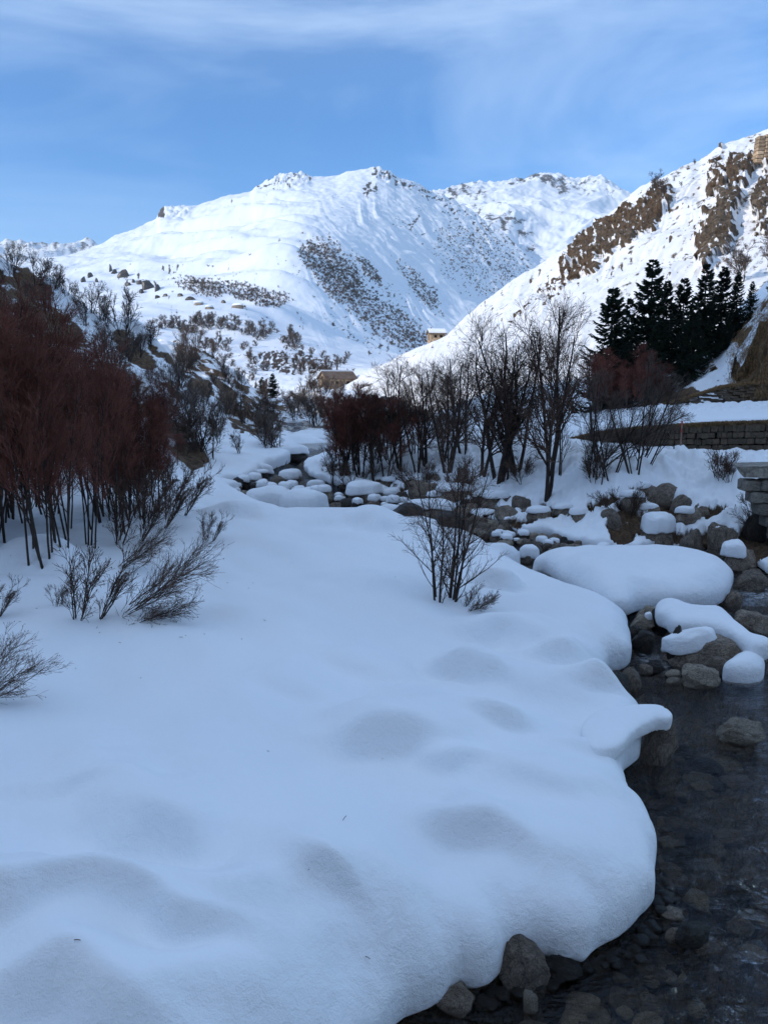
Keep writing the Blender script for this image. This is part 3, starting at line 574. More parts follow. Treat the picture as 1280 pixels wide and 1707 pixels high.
o = snow_body('snow_lip', [(960, 1225), (985, 1196), (1030, 1186), (1070, 1182), (1104, 1184), (1124, 1198), (1121, 1210), (1098, 1207), (1078, 1216), (1064, 1230), (1020, 1262), (980, 1262)], .64, .12, '', res=.018, r=.32, under=.06, band=.05)
for k_ in ('label', 'category'):
    if k_ in o: del o[k_]
o['kind'] = 'structure'
# ============================================================ right side: road, walls, slope
def hit(px, py, lim=1e9):
    a, b = rays(px, py); d = Vector((float(a), 1, float(b))).normalized(); o = Vector((0, 0, CAMZ)); best = None
    for t in BV:
        r = t.ray_cast(o, d)
        if r[0] is not None and (best is None or r[3] < best[3]): best = r
    return best[0] if best else None
def ground(x, y, skip=0):
    best = None
    for t in BV:
        r = t.ray_cast(Vector((x, y, 300)), Vector((0, 0, -1)))
        if r[0] is not None and (best is None or r[0].z > best): best = r[0].z
    return best if best is not None else 0.0
def drop(x, y): return Vector((x, y, ground(x, y)))
# wall line (front face, at its foot) from the picture's right to its left
WALL_TOP = [(925, 741, 33.6), (960, 733, 33.0), (1000, 724, 32.2), (1060, 717, 31.2), (1120, 713, 30.4), (1200, 709, 29.6), (1300, 706, 29.0), (1480, 700, 28.6)]
WALL_FOOT = [(925, 748, 33.6), (1000, 750, 32.2), (1120, 751, 30.4), (1200, 752, 29.6), (1300, 752, 29.0), (1480, 752, 28.6)]
def wall_pt(px):
    Y = float(interp_row(WALL_TOP, px, 2)); t = at(px, float(interp_row(WALL_TOP, px, 1)), Y); f = at(px, float(interp_row(WALL_FOOT, px, 1)), Y)
    return t[0], Y, f[2], t[2]
# snow-covered road on top of it
def d_road(P, PX, PY, v):
    X, Y = P[..., 0], P[..., 1]
    edge = sst(0, .10, v)
    lum = sst(.55, .7, v)*sst(960, 1060, PX)
    P[..., 2] += lum*(.20*np.abs(fbm(X*1.1, Y*1.1, 3., o=3))+.08*fbm(X*3, Y*3, 3., o=3)+.02)+.03*fbm(X, Y, o=2)
    rock = .12+.25*fbm(X*2, Y*2, o=4)*lum
    return P, {'rock': rock, 'earth': 0*rock+.3}
def shift(row, dz, dy):   # same line moved back dy metres and up dz metres
    out = []
    for px, py, Y in row:
        p = at(px, py, Y); p = p+np.array([0, dy, dz]); q = proj(p); out.append((float(q[0]), float(q[1]), float(p[1])))
    return out
loft('road_snow', 905, 1470, [shift(WALL_TOP, -.30, .10), shift(WALL_TOP, -.02, .12), shift(WALL_TOP, .20, .30), shift(WALL_TOP, .26, .9),
    [(925, 706, 41), (1000, 699, 39.4), (1100, 692, 37.6), (1280, 685, 35), (1480, 680, 34)], [(925, 698, 43), (1000, 690, 41), (1100, 679, 38.8), (1180, 675, 37.4), (1280, 671, 36.2), (1480, 666, 35)], [(925, 694, 46), (1000, 686, 43.5), (1100, 681, 41), (1280, 675, 38.5), (1480, 670, 37)]],
    260, 90, d_road, M['bank'], 3, vs=[0, .05, .10, .2, .6, .78, 1], hsm=1)
# slope with the spruces
def d_slope(P, PX, PY, v):
    X, Y = P[..., 0], P[..., 1]
    P[..., 2] += .4*fbm(X/2.5, Y/2.5, o=4)
    fd = fbm(X/1.3, Y/1.3, P[..., 2], o=4, gain=.6)
    m = ell(PX, PY, [(1120, 665, 60, 22, -15, .8), (1060, 690, 60, 14, 0, .9), (1200, 645, 16, 14, 0, .9), (1190, 625, 24, 16, -40, .6), (1140, 640, 90, 14, -30, .35), (1265, 560, 60, 70, 0, .9), (1000, 695, 60, 20, 0, .6), (1240, 520, 30, 30, 0, .1)])
    m = m-ell(PX, PY, [(1160, 636, 50, 10, -25, .8), (1215, 600, 22, 36, 15, .9), (1250, 525, 26, 30, 10, .6), (1180, 640, 70, 12, 0, .6)])
    return P, {'rock': np.clip(m+.36*fd+.1, -.5, 1.3), 'earth': np.clip(.7+.4*fd, 0, 1)}
loft('wooded_slope', 930, 1480, [[(930, 706, 46), (1000, 702, 44), (1060, 700, 42), (1100, 696, 40.6), (1170, 690, 39.6), (1262, 688, 38.6), (1480, 680, 37)],
    [(930, 702, 50), (1000, 694, 46), (1060, 684, 43.5), (1100, 672, 41.6), (1170, 655, 40.6), (1205, 646, 40.2), (1262, 645, 39.8), (1480, 600, 38)],
    [(930, 698, 58), (1000, 684, 52), (1060, 668, 50), (1100, 655, 48), (1150, 630, 46.5), (1200, 596, 45.5), (1230, 560, 45), (1262, 525, 44), (1300, 490, 43), (1480, 380, 42)],
    [(930, 694, 66), (1000, 676, 64), (1060, 650, 62), (1100, 630, 61), (1150, 595, 60), (1200, 550, 59), (1240, 500, 58), (1280, 468, 57), (1480, 330, 56)]],
    300, 170, d_slope, M['slope'], 6, back=(18, 5))
# brown rock bluff at the picture's right edge
def d_bluff(P, PX, PY, v):
    X, Y = P[..., 0], P[..., 1]; Z = P[..., 2]
    r = .35*ridg(X/1.1, Y/1.1, Z/3, o=4)-.2; P[..., 1] -= r*1.0; P[..., 0] -= r*.8*sst(.05, .3, v)
    fd = fbm(X/1.0, Y/1.0, Z/1.2, o=4, gain=.6)
    m = .95-ell(PX, PY, [(1212, 640, 20, 14, 0, .9), (1250, 558, 14, 40, 25, 1.0), (1275, 520, 18, 20, 0, .9), (1238, 595, 10, 20, 10, .8)])
    return P, {'rock': np.clip(m+.25*fd, -.5, 1.4), 'earth': np.clip(.62+.5*fd, 0, 1)}
loft('rock_bluff', 1218, 1500, [[(1218, 700, 38.4), (1262, 696, 37.4), (1500, 690, 35)], [(1218, 648, 38.9), (1262, 640, 37.9), (1500, 600, 36)], [(1218, 640, 41), (1228, 600, 40.5), (1262, 545, 40), (1290, 505, 39), (1500, 400, 38)], [(1218, 636, 43), (1228, 592, 42.5), (1262, 535, 42), (1290, 496, 41.5), (1500, 380, 41)]],
    150, 170, d_bluff, M['slope'], 4, back=(8, 3), hsm=1)
# --- stones
def box_mesh(name, sx, sy, sz, rng, jit=.12, mat=None):
    """a rough hewn block: box with cut corners, uneven faces"""
    import bmesh
    bm = bmesh.new(); bmesh.ops.create_cube(bm, size=1.0)
    for v_ in bm.verts:
        v_.co.x = v_.co.x*sx*(1+rng.uniform(-jit, jit)); v_.co.y = v_.co.y*sy*(1+rng.uniform(-jit, jit)); v_.co.z = v_.co.z*sz*(1+rng.uniform(-jit, jit))
    bmesh.ops.bevel(bm, geom=bm.edges[:], offset=min(sx, sy, sz)*.12, segments=1, affect='EDGES', profile=.6)
    me = bpy.data.meshes.new(name); bm.to_mesh(me); bm.free()
    if mat: me.materials.append(mat)
    return me
rr = random.Random(4)
STB = [box_mesh('stone', 1, 1, 1, rr, .10, M['wallstone']) for _ in range(6)]
wall = link('roadside_retaining_wall', None, loc=(wall_pt(1120)[0], 30.4, wall_pt(1120)[2])); tag(wall, 'long low dry stone wall holding up the snowy road, upright stones along its top', 'stone wall')
def wall_stone(parent, mset, x, y, z, sx, sy, sz, rz, tilt=0, name='stone'):
    o = link(name, rr.choice(mset), parent)
    o.location = Vector((x, y, z))-parent.location; o.rotation_euler = (0, tilt, rz); o.scale = (sx, sy, sz); return o
# core behind the stones (earth fill), one piece
pxs = np.linspace(925, 1470, 70); Vv = []
for p_ in pxs:
    x, y, z0, z1 = wall_pt(p_); Vv.append([(x, y+.10, z0-.4), (x, y+.10, z1-.03), (x, y+.45, z1-.03), (x, y+.45, z0-.4)])
Vv = np.array(Vv)-np.array(wall.location); link('earth_fill', mesh('earth_fill', Vv.reshape(-1, 3), grid_faces(70, 4, flip=False), flat_mat('dark_earth', (.012, .009, .006), (.03, .02, .015)), smooth=False), wall)
count = 0
for course in range(4):
    px = 932+rr.uniform(0, 5)
    while px < 1345:
        x, y, z0, z1 = wall_pt(px); H = z1-z0
        nrow = 4 if H > .7 else (3 if H > .45 else 2)
        if course >= nrow: px += 8; continue
        topc = course == nrow-1
        w = rr.uniform(.13, .20) if topc else rr.uniform(.17, .34)
        hh = H/nrow*(1.15 if topc else .95); zc = z0+H*(course+.5)/nrow+(.0 if not topc else .01)
        x2, y2, _, _ = wall_pt(px+6); rz = math.atan2(y2-y, x2-x)
        wall_stone(wall, STB, x, y-.02+rr.uniform(-.025, .02), zc+rr.uniform(-.012, .012), w*.95, .26, hh*.96, rz+rr.uniform(-.08, .08), rr.uniform(-.06, .06)*(2 if topc else 1)); count += 1
        px += w*FPX/y
# grass tufts hanging over the wall's top and on the bluff: many fine blades
def blades(n, pts_fn, ln, wd, name, mat, droop=.6, seed=3):
    rg = np.random.default_rng(seed); P, N = pts_fn(n, rg); L_ = ln*rg.uniform(.5, 1.3, n)
    az = rg.uniform(0, 2*np.pi, n); out = np.stack([np.cos(az)*.5, np.sin(az)*.5-.5, np.full(n, .4)], -1)
    t1 = P+out*L_[:, None]*.5; t2 = t1+(out*.5+np.array([0, -.2, -droop]))*L_[:, None]*.8
    sd = np.stack([-np.sin(az+.7), np.cos(az+.7)*.3, 0*az], -1)*wd/2
    V = np.stack([P-sd, P+sd, t1+sd*.8, t1-sd*.8, t2], 1).reshape(-1, 3); b = np.arange(n)[:, None]*5
    q = b+np.array([[0, 1, 2, 3]]); tr_ = b+np.array([[3, 2, 4]])
    return mesh(name, V, [q, tr_], mat, smooth=False)
def pts_wall(n, rg):
    px = rg.uniform(928, 1350, n); P = []
    for p_ in px: x, y, z0, z1 = wall_pt(p_); P.append((x, y+rg.uniform(-.06, .18), z1+rg.uniform(-.02, .12)))
    return np.array(P), None
tag(link('wall_grass', blades(14000, pts_wall, .24, .020, 'wall_grass', M['grass'])), 'dead brown grass fringe hanging over the edge of the snowy road', 'grass', kind='stuff')
# upper ledge wall of thin flat stones
led = link('layered_stone_wall', None, loc=tuple(at(1180, 690, 38.2))); tag(led, 'dry wall of thin flat stones above the road at the foot of the bluff', 'stone wall')
ltop = [(1085, 684, 41.0), (1120, 673, 40.2), (1160, 660, 39.4), (1200, 647, 38.8), (1256, 640, 38.2), (1330, 636, 37.4)]; lbot = [(1085, 694, 41.0), (1160, 689, 39.4), (1330, 686, 37.4)]
for k in range(9):
    px = 1090+rr.uniform(0, 12)
    while px < 1300:
        Y = float(interp_row(ltop, px, 2))-.55; zt = at(px, float(interp_row(ltop, px, 1)), Y)[2]; zb = at(px, float(interp_row(lbot, px, 1)), Y)[2]; x = at(px, 690, Y)[0]
        w = rr.uniform(.28, .7); h_ = (zt-zb)/9
        if h_ > .035: wall_stone(led, STB, x, Y+rr.uniform(-.08, .06)+.02*k, zb+h_*(k+.5), w, .55, h_*.92, rr.uniform(-.1, .1)-.28, rr.uniform(-.05, .05), 'flat_stone')
        px += w*FPX/Y*(1 if h_ > .035 else .5)
def pts_ledge(n, rg):
    px = rg.uniform(1075, 1300, n); P = []
    for p_ in px:
        Y = float(interp_row(ltop, p_, 2))-.4+rg.uniform(-.2, .7); P.append(at(p_, float(interp_row(ltop, p_, 1)), Y)+np.array([0, 0, rg.uniform(-.05, .1)]))
    return np.array(P), None
tag(link('ledge_grass', blades(9000, pts_ledge, .34, .022, 'ledge_grass', M['grass'], seed=5)), 'brown dead grass tufts growing along the layered stone ledge', 'grass', kind='stuff')
def pts_bluff(n, rg):
    P = []; 
    while len(P) < n:
        h = hit(rg.uniform(1215, 1330), rg.uniform(500, 665))
        if h is None or h.y > 46: continue
        for _ in range(8): P.append((h.x+rg.normal()*.12, h.y+rg.normal()*.05, h.z+rg.normal()*.12))
    return np.array(P[:n]), None
tag(link('bluff_grass', blades(8000, pts_bluff, .42, .022, 'bluff_grass', M['grass'], droop=1.1, seed=6)), 'long brown dead grass hanging down the rock bluff', 'grass', kind='stuff')
# concrete abutment at the right edge, with a coping of long blocks
ab = link('river_abutment', None, loc=tuple(at(1262, 850, 22.5))); tag(ab, 'grey stone and concrete river abutment with flat coping beside the sloping snow', 'abutment')
def quad_prism(name, pts, depth, mat, parent):
    """front outline pts in world, pushed back by depth"""
    A = np.array(pts, float)-np.array(parent.location); B = A+np.array([depth*.35, depth, 0]); n = len(A)
    F4 = np.array([[i, (i+1) % n, n+(i+1) % n, n+i] for i in range(n)])
    me = bpy.data.meshes.new(name); me.from_pydata(np.concatenate([A, B]).tolist(), [], F4[:, ::-1].tolist()+[list(range(n)), list(range(2*n-1, n-1, -1))]); me.materials.append(mat); me.update()
    return link(name, me, parent)
M['concrete'] = rock_mat('weathered_concrete', (.14, .12, .095), (.27, .235, .19), (.38, .34, .28), 1.5)
def abp(px, py, dy=0.): return at(px, py, 22.3+(px-1232)*-.006+dy)
quad_prism('coping', [abp(1228, 778, -.12), abp(1400, 774, -.12), abp(1400, 799, -.12), abp(1240, 796, -.12)], 1.2, M['concrete'], ab)
for k in range(3):
    x0 = 1229+0; y0 = 778
yy = 799; STC = [box_mesh('block', 1, 1, 1, rr, .03, M['concrete']) for _ in range(3)]
for row in range(5):
    px = 1243+row*13-rr.uniform(0, 5)
    while px < 1380:
        w = rr.uniform(26, 46); h_ = 20
        c = abp(px+w/2, yy+h_/2+1); wall_stone(ab, STC, c[0], c[1]+.25+rr.uniform(-.02, .02), c[2], w*22.3/FPX*.96, .6, h_*22.3/FPX*.97, -.05, 0, 'block'); px += w
    yy += 20.3
# snow stake
def cyl_mesh(name, r, h, mat, n=10, r2=None):
    a = np.linspace(0, 2*np.pi, n, endpoint=False); r2 = r if r2 is None else r2
    V = np.concatenate([np.stack([np.cos(a)*r, np.sin(a)*r, 0*a], -1), np.stack([np.cos(a)*r2, np.sin(a)*r2, 0*a+h], -1), [[0, 0, 0], [0, 0, h]]])
    i = np.arange(n); j = (i+1) % n
    return mesh(name, V, [np.stack([i, j, n+j, n+i], -1), np.stack([j, i, 0*i+2*n], -1), np.stack([n+i, n+j, 0*i+2*n+1], -1)], mat, smooth=False)
p0 = at(1132, 778, 28.4); g0 = drop(p0[0], p0[1])
st = link('snow_stake', None, loc=g0); tag(st, 'thin wooden snow stake with faded red bands in front of the road wall', 'marker pole')
ht = at(1134, 702, 28.4)[2]-g0.z
link('pole', cyl_mesh('pole', .028, ht, flat_mat('stake_wood', (.22, .13, .10), (.3, .2, .16))), st, loc=(0, 0, 0))
mr_ = flat_mat('stake_red', (.42, .07, .04), (.5, .12, .08))
for q in (.62, .93): link('red_band', cyl_mesh('red_band', .033, .16, mr_), st, loc=(0, 0, ht*q-.08))
for k, (px, py) in enumerate([(1122, 765), (1160, 762)]):
    p = at(px, py, 28.2); g_ = drop(p[0], p[1]); tag(link('wooden_post', cyl_mesh('wooden_post', .022, .75, M['bark']), loc=g_), ['thin dark post in the snow just beside the red banded stake', 'short dark post in the snow near the bare bush below the road wall'][k], 'post')
# --- stone barrier high on the sunlit hillside
pb = hit(1270, 262) or Vector(tuple(at(1270, 262, 250)))
Yb = pb.y-1.5; tb = link('hillside_barrier', None, loc=tuple(at(1285, 262, Yb))); tag(tb, 'tan masonry avalanche wall high on the sunlit hillside at the skyline', 'stone wall')
M['tan'] = rock_mat('tan_masonry', (.20, .13, .075), (.36, .25, .15), (.48, .36, .24), .35)
nr_ = 7; STB_TAN = [box_mesh('block', 1, 1, 1, rr, .05, M['tan']) for _ in range(4)]
for r_ in range(nr_):
    y1 = 268-r_*6.2+4; left = 1256+r_*.9
    px = left
    while px < 1330:
        w = rr.uniform(9, 15)
        topy = 268-(r_+1)*6.2+4-(px-1256)*.22
        if topy < 228-(px-1258)*.35: break
        c = at(px+w/2, topy+3.1, Yb); wall_stone(tb, STB_TAN, c[0], c[1], c[2], w*Yb/FPX*.97, 2.5, 6.2*Yb/FPX*.96, 0, 0, 'block')
        px += w
# --- barns
def barn(name, label, px, py, Y, Ln, Wd, Hh, rz, mats, snow=True):
    base = at(px, py, Y); b = link(name, None, loc=tuple(base)); b.rotation_euler = (0, 0, rz); tag(b, label, 'barn')
    l, w, h = Ln/2, Wd/2, Hh; rh = Wd*.30
    V = [(-l, -w, -1.5), (l, -w, -1.5), (l, w, -1.5), (-l, w, -1.5), (-l, -w, h), (l, -w, h), (l, w, h), (-l, w, h), (-l, 0, h+rh), (l, 0, h+rh)]
    F_ = [(0, 1, 5, 4), (1, 2, 6, 9, 5), (2, 3, 7, 6), (3, 0, 4, 8, 7), (4, 5, 9, 8), (6, 7, 8, 9), (3, 2, 1, 0)]
    me = bpy.data.meshes.new('stone_walls'); me.from_pydata(V, [], F_); me.materials.append(mats[0]); link('stone_walls', me, b)
    for sg in (-1, 1):
        o1 = .35; a_ = math.atan2(rh, w)
        def slab(nm, mt, t0, t1, ex, cut=1.0):
            y0, y1 = 0, sg*(w+.3)*cut; z0, z1 = h+rh, h+rh-(w+.3)*cut*rh/w
            V = [(-l-ex, y0, z0+t0), (l+ex, y0, z0+t0), (l+ex, y1, z1+t0), (-l-ex, y1, z1+t0), (-l-ex, y0, z0+t1), (l+ex, y0, z0+t1), (l+ex, y1, z1+t1), (-l-ex, y1, z1+t1)]
            m_ = bpy.data.meshes.new(nm); m_.from_pydata(V, [], [(0, 1, 2, 3), (7, 6, 5, 4), (0, 4, 5, 1), (1, 5, 6, 2), (2, 6, 7, 3), (3, 7, 4, 0)]); m_.materials.append(mt); return link(nm, m_, b)
        slab('roof_slope', mats[1], .02, .16, o1)
        if snow or sg > 0: slab('roof_snow', M['snow'], .17, .42, o1-.1, .8 if sg < 0 else .95)
    def plate(nm, x, y, z, sx, sy, sz, mt):
        me = box_mesh(nm, sx, sy, sz, rr, .02, mt); return link(nm, me, b, loc=(x, y, z))
    plate('door', -l-.03, 0, .75, .1, .9, 1.7, M['wood']); plate('gable_hatch', -l-.03, 0, h+.1, .08, .5, .6, M['dark'])
    plate('window', -l*.3, -w-.02, h*.55, .6, .08, .5, M['dark']); plate('window', l*.45, -w-.02, h*.55, .6, .08, .5, M['dark'])
    return b
barn('stone_barn', 'small tan stone barn with a gable roof at the head of the gully', 562, 646, 148, 6.0, 4.0, 1.7, R(28), (M['tan'], flat_mat('roof_slates', (.10, .07, .055), (.18, .13, .10), 1)), snow=False)
ph = hit(727, 572)
barn('stone_hut', 'tiny snow-roofed hut on the crest line of the sunlit hillside', 727, 566, 176, 3.4, 2.8, 1.2, R(10), (M['tan'], M['wood']))
# ============================================================ boulders
def ico(sub):
    import bmesh
    bm = bmesh.new(); bmesh.ops.create_icosphere(bm, subdivisions=sub, radius=1); V = np.array([v.co[:] for v in bm.verts]); F = np.array([[v.index for v in f.verts] for f in bm.faces]); bm.free(); return V, F
ICO = {s: ico(s) for s in (2, 3, 4)}
def boulder_mesh(seed, sub=4, rough=.20, cuts=13, blocky=.0):
    rg = np.random.default_rng(seed); V, F = ICO[sub]; V = V.copy(); o = rg.uniform(0, 50, 3)
    V *= (1+.22*fbm(V[:, 0]*.9+o[0], V[:, 1]*.9+o[1], V[:, 2]*.9+o[2], o=2))[:, None]
    for _ in range(cuts):      # flat broken faces
        n = rg.normal(size=3); n /= np.linalg.norm(n); c = rg.uniform(.62, .92)
        d = V@n; k = d > c; V[k] -= (d[k]-c)[:, None]*n*.88
    V *= (1+rough*.5*fbm(V[:, 0]*3+o[1], V[:, 1]*3+o[2], V[:, 2]*3+o[0], o=3)+rough*.12*fbm(V[:, 0]*11, V[:, 1]*11, V[:, 2]*11+o[0], o=2))[:, None]
    V /= np.abs(V).max(0)
    return V, F
BM = {}
for s_ in range(8):
    for sub in (2, 3, 4):
        V, F = boulder_mesh(100+s_, sub); 
        for mk in ('boulder', 'pale', 'wetrock'): BM[(s_, sub, mk)] = None
        BM[(s_, sub)] = (V, F)
def bmesh_get(s_, sub, mk):
    if BM.get((s_, sub, mk)) is None: V, F = BM[(s_, sub)]; BM[(s_, sub, mk)] = mesh('boulder', V, F, M[mk], smooth=True)
    return BM[(s_, sub, mk)]
CAPM = {}
def cap_mesh(k, sub=4):
    """pillow of snow: domed above, nearly flat below, uneven outline"""
    if (k, sub) in CAPM: return CAPM[(k, sub)]
    V, F = ICO[sub]; V = V.copy(); rg = np.random.default_rng(300+k); o = rg.uniform(0, 40, 3)
    r = np.hypot(V[:, 0], V[:, 1]); az = np.arctan2(V[:, 1], V[:, 0])
    q = 1+.26*pn(np.cos(az)*1.1+o[0], np.sin(az)*1.1, o[1])+.05*pn(np.cos(az)*3+o[0], np.sin(az)*3, o[2])
    z = V[:, 2]; s = np.sign(z); V[:, 2] = np.where(z > 0, np.abs(z)**.86, -np.abs(z)**.9*.30); rr_ = np.clip(r, 1e-6, 1)**.78; V[:, 0] *= rr_/np.maximum(r, 1e-6)*q; V[:, 1] *= rr_/np.maximum(r, 1e-6)*q
    V[:, 2] += .17*fbm(V[:, 0]*1.3+o[1], V[:, 1]*1.3, o[0], o=2)*(z > -.2)-.34*(V[:, 0]**2+V[:, 1]**2)*(z < .45)
    CAPM[(k, sub)] = mesh('snow_cap', V, F, M['snow_lump']); return CAPM[(k, sub)]
NB = [0]
def boulder(px, py, wpx, hpx, label, Y=None, dep=1.0, seed=None, rz=None, tilt=(0, 0), mk='boulder', cap=None, group=None, sink=.35, name='boulder', sub=4, cat='boulder', z=None):
    """px,py: middle of its foot in the picture; wpx,hpx its seen width and height; cap=(thickness px, width factor, dx px)"""
    NB[0] += 1; sd = NB[0] if seed is None else seed
    if Y is None:
        q = plane(px, py, 0.05); 
        for _ in range(8): q = plane(px, py, .03+float(zw(q[1])))
        Y = float(q[1])
    p = at(px, py, Y)
    if z is not None: p[2] = z
    k = math.hypot(Y, CAMZ-p[2])/FPX; w, h = wpx*k/2, hpx*k*1.02; hz_ = h/(2-2*sink)*1.0; dd = w*dep
    o = link(name, bmesh_get(sd % 8, sub, mk), loc=(p[0], p[1]+dd*.8, p[2]+h-hz_))
    o.scale = (w, dd, hz_); o.rotation_euler = (R(tilt[0]), R(tilt[1]), R(rz if rz is not None else (sd*67) % 50-25))
    tag(o, label, cat, group)
    if cap:
        t, wf, dx = cap[:3]; c = link('snow_cap', cap_mesh(sd % 7, 4 if sub > 3 else 3), o)
        c.scale = (wf, wf*1.0, t*k/hz_/1.1); c.location = (dx*k/w, -.05, 1-.30 if len(cap) < 4 else cap[3])
    return o
# beside the near water
boulder(1104, 1266, 66, 84, 'grey brown boulder under the hooked tip of the snow bank', seed=1, mk='boulder', dep=.5, rz=10, Y=float(plane(1104, 1266, 0.03)[1])-.12)
boulder(1242, 1243, 84, 34, 'pale flat-topped stone alone in the open water', seed=2, mk='pale', dep=.7, rz=0, sink=.25)
boulder(1178, 1112, 130, 52, 'long dark tilted slab with a thick curl of snow on top', seed=3, dep=.45, rz=-4, tilt=(0, -14), cap=(26, .74, -12, .62))
boulder(1127, 1105, 28, 62, 'narrow upright dark stone standing beside the tilted slab', seed=4, mk='wetrock', dep=.9, rz=0)
boulder(1170, 1146, 66, 32, 'rounded pale brown stone at the water between slab and snow lump', seed=5, mk='pale', dep=.7)
boulder(1200, 1124, 46, 26, 'grey rounded stone tucked under the tilted slab', seed=6, dep=.8)
boulder(1128, 1142, 26, 10, 'small flat stone barely above the water', seed=7, mk='pale', sub=3)
boulder(1126, 1131, 26, 11, 'small tan stone left of the rounded pale brown stone', seed=0, mk='pale', sub=3)
boulder(1074, 1048, 44, 20, 'low tan stone in the pool in front of the snow loaf', seed=2, mk='pale', cap=(9, .34, 10), dep=.7)
boulder(1085, 1040, 40, 28, 'pale stone at the foot of the curled snow strip', seed=6, mk='pale', dep=.8)
boulder(1102, 1046, 34, 30, 'dark wet pointed stone under the curled end of the snow strip', seed=3, mk='wetrock', dep=.8)
boulder(1255, 1095, 60, 36, 'dark brown rock holding up the right end of the snow strip', seed=4, mk='wetrock', dep=.6)
boulder(1262, 1060, 66, 36, 'grey green boulder in the rapids at the picture edge', seed=5, dep=.8, rz=0)
boulder(1216, 1048, 34, 18, 'dark stone awash behind the snow strip', seed=6, mk='wetrock', sub=3)
boulder(1228, 1010, 34, 24, 'brown stone at the blunt end of the snow loaf', seed=7, dep=.8)
boulder(1262, 985, 62, 34, 'smooth dark brown boulder above the white rapids', seed=1, dep=.8, rz=5)
boulder(1240, 950, 62, 36, 'round boulder with two patches of snow behind the rapids', seed=2, cap=(20, .72, -12), dep=.8)
boulder(1100, 918, 58, 50, 'big round boulder wearing a tall white snow ball', Y=None, seed=3, dep=.8, cap=(27, 1.02, 2), mk='boulder')
boulder(1156, 928, 42, 46, 'angular boulder beneath the tongue of snow', seed=4, dep=.8)
boulder(1206, 932, 54, 58, 'tall angular boulder right of the snow tongue', seed=5, dep=.8, cap=(8, .35, -6))
boulder(1178, 936, 20, 14, 'small round stone between the two angular boulders', seed=6, sub=3, mk='pale')
boulder(1216, 888, 76, 32, 'wide brown boulder under the snow apron', seed=7, dep=.9, Y=23.8)
boulder(1272, 905, 50, 60, 'dark boulder at the foot of the stone abutment', seed=0, dep=.8, Y=22.6, mk='wetrock')
boulder(1030, 1168, 50, 46, 'dark rock in the hollow under the snow bank edge', seed=2, mk='wetrock', dep=.7)
boulder(1055, 1150, 34, 34, 'brown rock beside the hollow of the snow bank edge', seed=3, dep=.8, mk='boulder')
boulder(1078, 1088, 44, 34, 'dark jagged rock in the small rapid', seed=6, mk='wetrock', dep=.8)
boulder(1060, 1068, 34, 24, 'brown wet rock at the bank by the small rapid', seed=7, mk='wetrock', dep=.8)
boulder(1095, 1122, 40, 18, 'flat wet rock under the small rapid', seed=1, mk='wetrock', dep=.8)
boulder(1078, 1124, 22, 14, 'small brown stone in the small rapid', seed=5, mk='boulder', sub=3)
boulder(873, 1652, 84, 60, 'dark mossy boulder under the lip of the near snow bank', seed=3, mk='boulder', dep=.8, rz=8)
boulder(758, 1692, 60, 34, 'brown stone poking from under the near snow bank', seed=4, dep=.7, mk='boulder')
boulder(884, 1688, 22, 26, 'small tan stone in the dark gap below the bank', seed=5, mk='pale', sub=3)
boulder(1158, 1578, 74, 26, 'sharp wet stone breaking the surface of the near water', seed=6, mk='wetrock', dep=.5, rz=30, tilt=(0, 10))
boulder(1136, 1574, 40, 18, 'grey mossy stone touching the sharp wet stone', seed=7, mk='boulder', dep=.7, sub=3)
boulder(1126, 1536, 34, 8, 'flat stone just under the near water surface', seed=0, mk='boulder', sub=3)
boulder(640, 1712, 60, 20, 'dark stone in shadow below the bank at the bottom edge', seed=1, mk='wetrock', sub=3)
boulder(935, 1632, 70, 20, 'thin dark slab lying under the snow bank lip', seed=2, mk='wetrock', dep=.6, rz=-10)
# channel behind the shrub
boulder(838, 975, 92, 34, 'mottled flat boulder capped by a wide snow pillow beside the leafless shrub', seed=3, dep=.7, cap=(44, .88, -6), Y=20.0)
boulder(892, 972, 30, 16, 'small rock at the narrow tail of the snow loaf', seed=4, sub=3, Y=19.2)
boulder(912, 980, 24, 10, 'flat pebble-like stone at the tail of the snow loaf', seed=5, sub=3, mk='boulder', Y=19.0)
boulder(882, 938, 36, 18, 'small stone with a round snow cap in the far channel', seed=6, cap=(16, .9, 2), sub=3)
boulder(868, 936, 16, 14, 'tiny capped stone beside the round snow cap', seed=7, cap=(6, .9, 0), sub=3)
boulder(955, 922, 40, 14, 'low brown rock in the far channel before the pebble bar', seed=0, dep=.6, sub=3)
boulder(922, 904, 40, 34, 'pointed grey rock at the edge of the far bank drift', seed=1, Y=24.3)
boulder(880, 880, 44, 30, 'slanted grey rock leaning on the far bank', seed=2, Y=26)
boulder(845, 888, 30, 20, 'blocky grey rock between pebbles on the far shore', seed=3, Y=25.5)
boulder(725, 880, 92, 44, 'large rounded dark boulder with a dusting of snow behind the shrub', seed=4, dep=.8, cap=(12, .8, -6), Y=27)
boulder(790, 860, 60, 30, 'dark broken boulder on the far shore behind the shrub', seed=5, Y=28, mk='wetrock')
boulder(662, 822, 34, 22, 'round grey boulder half in snow on the far shore', seed=6, Y=34)
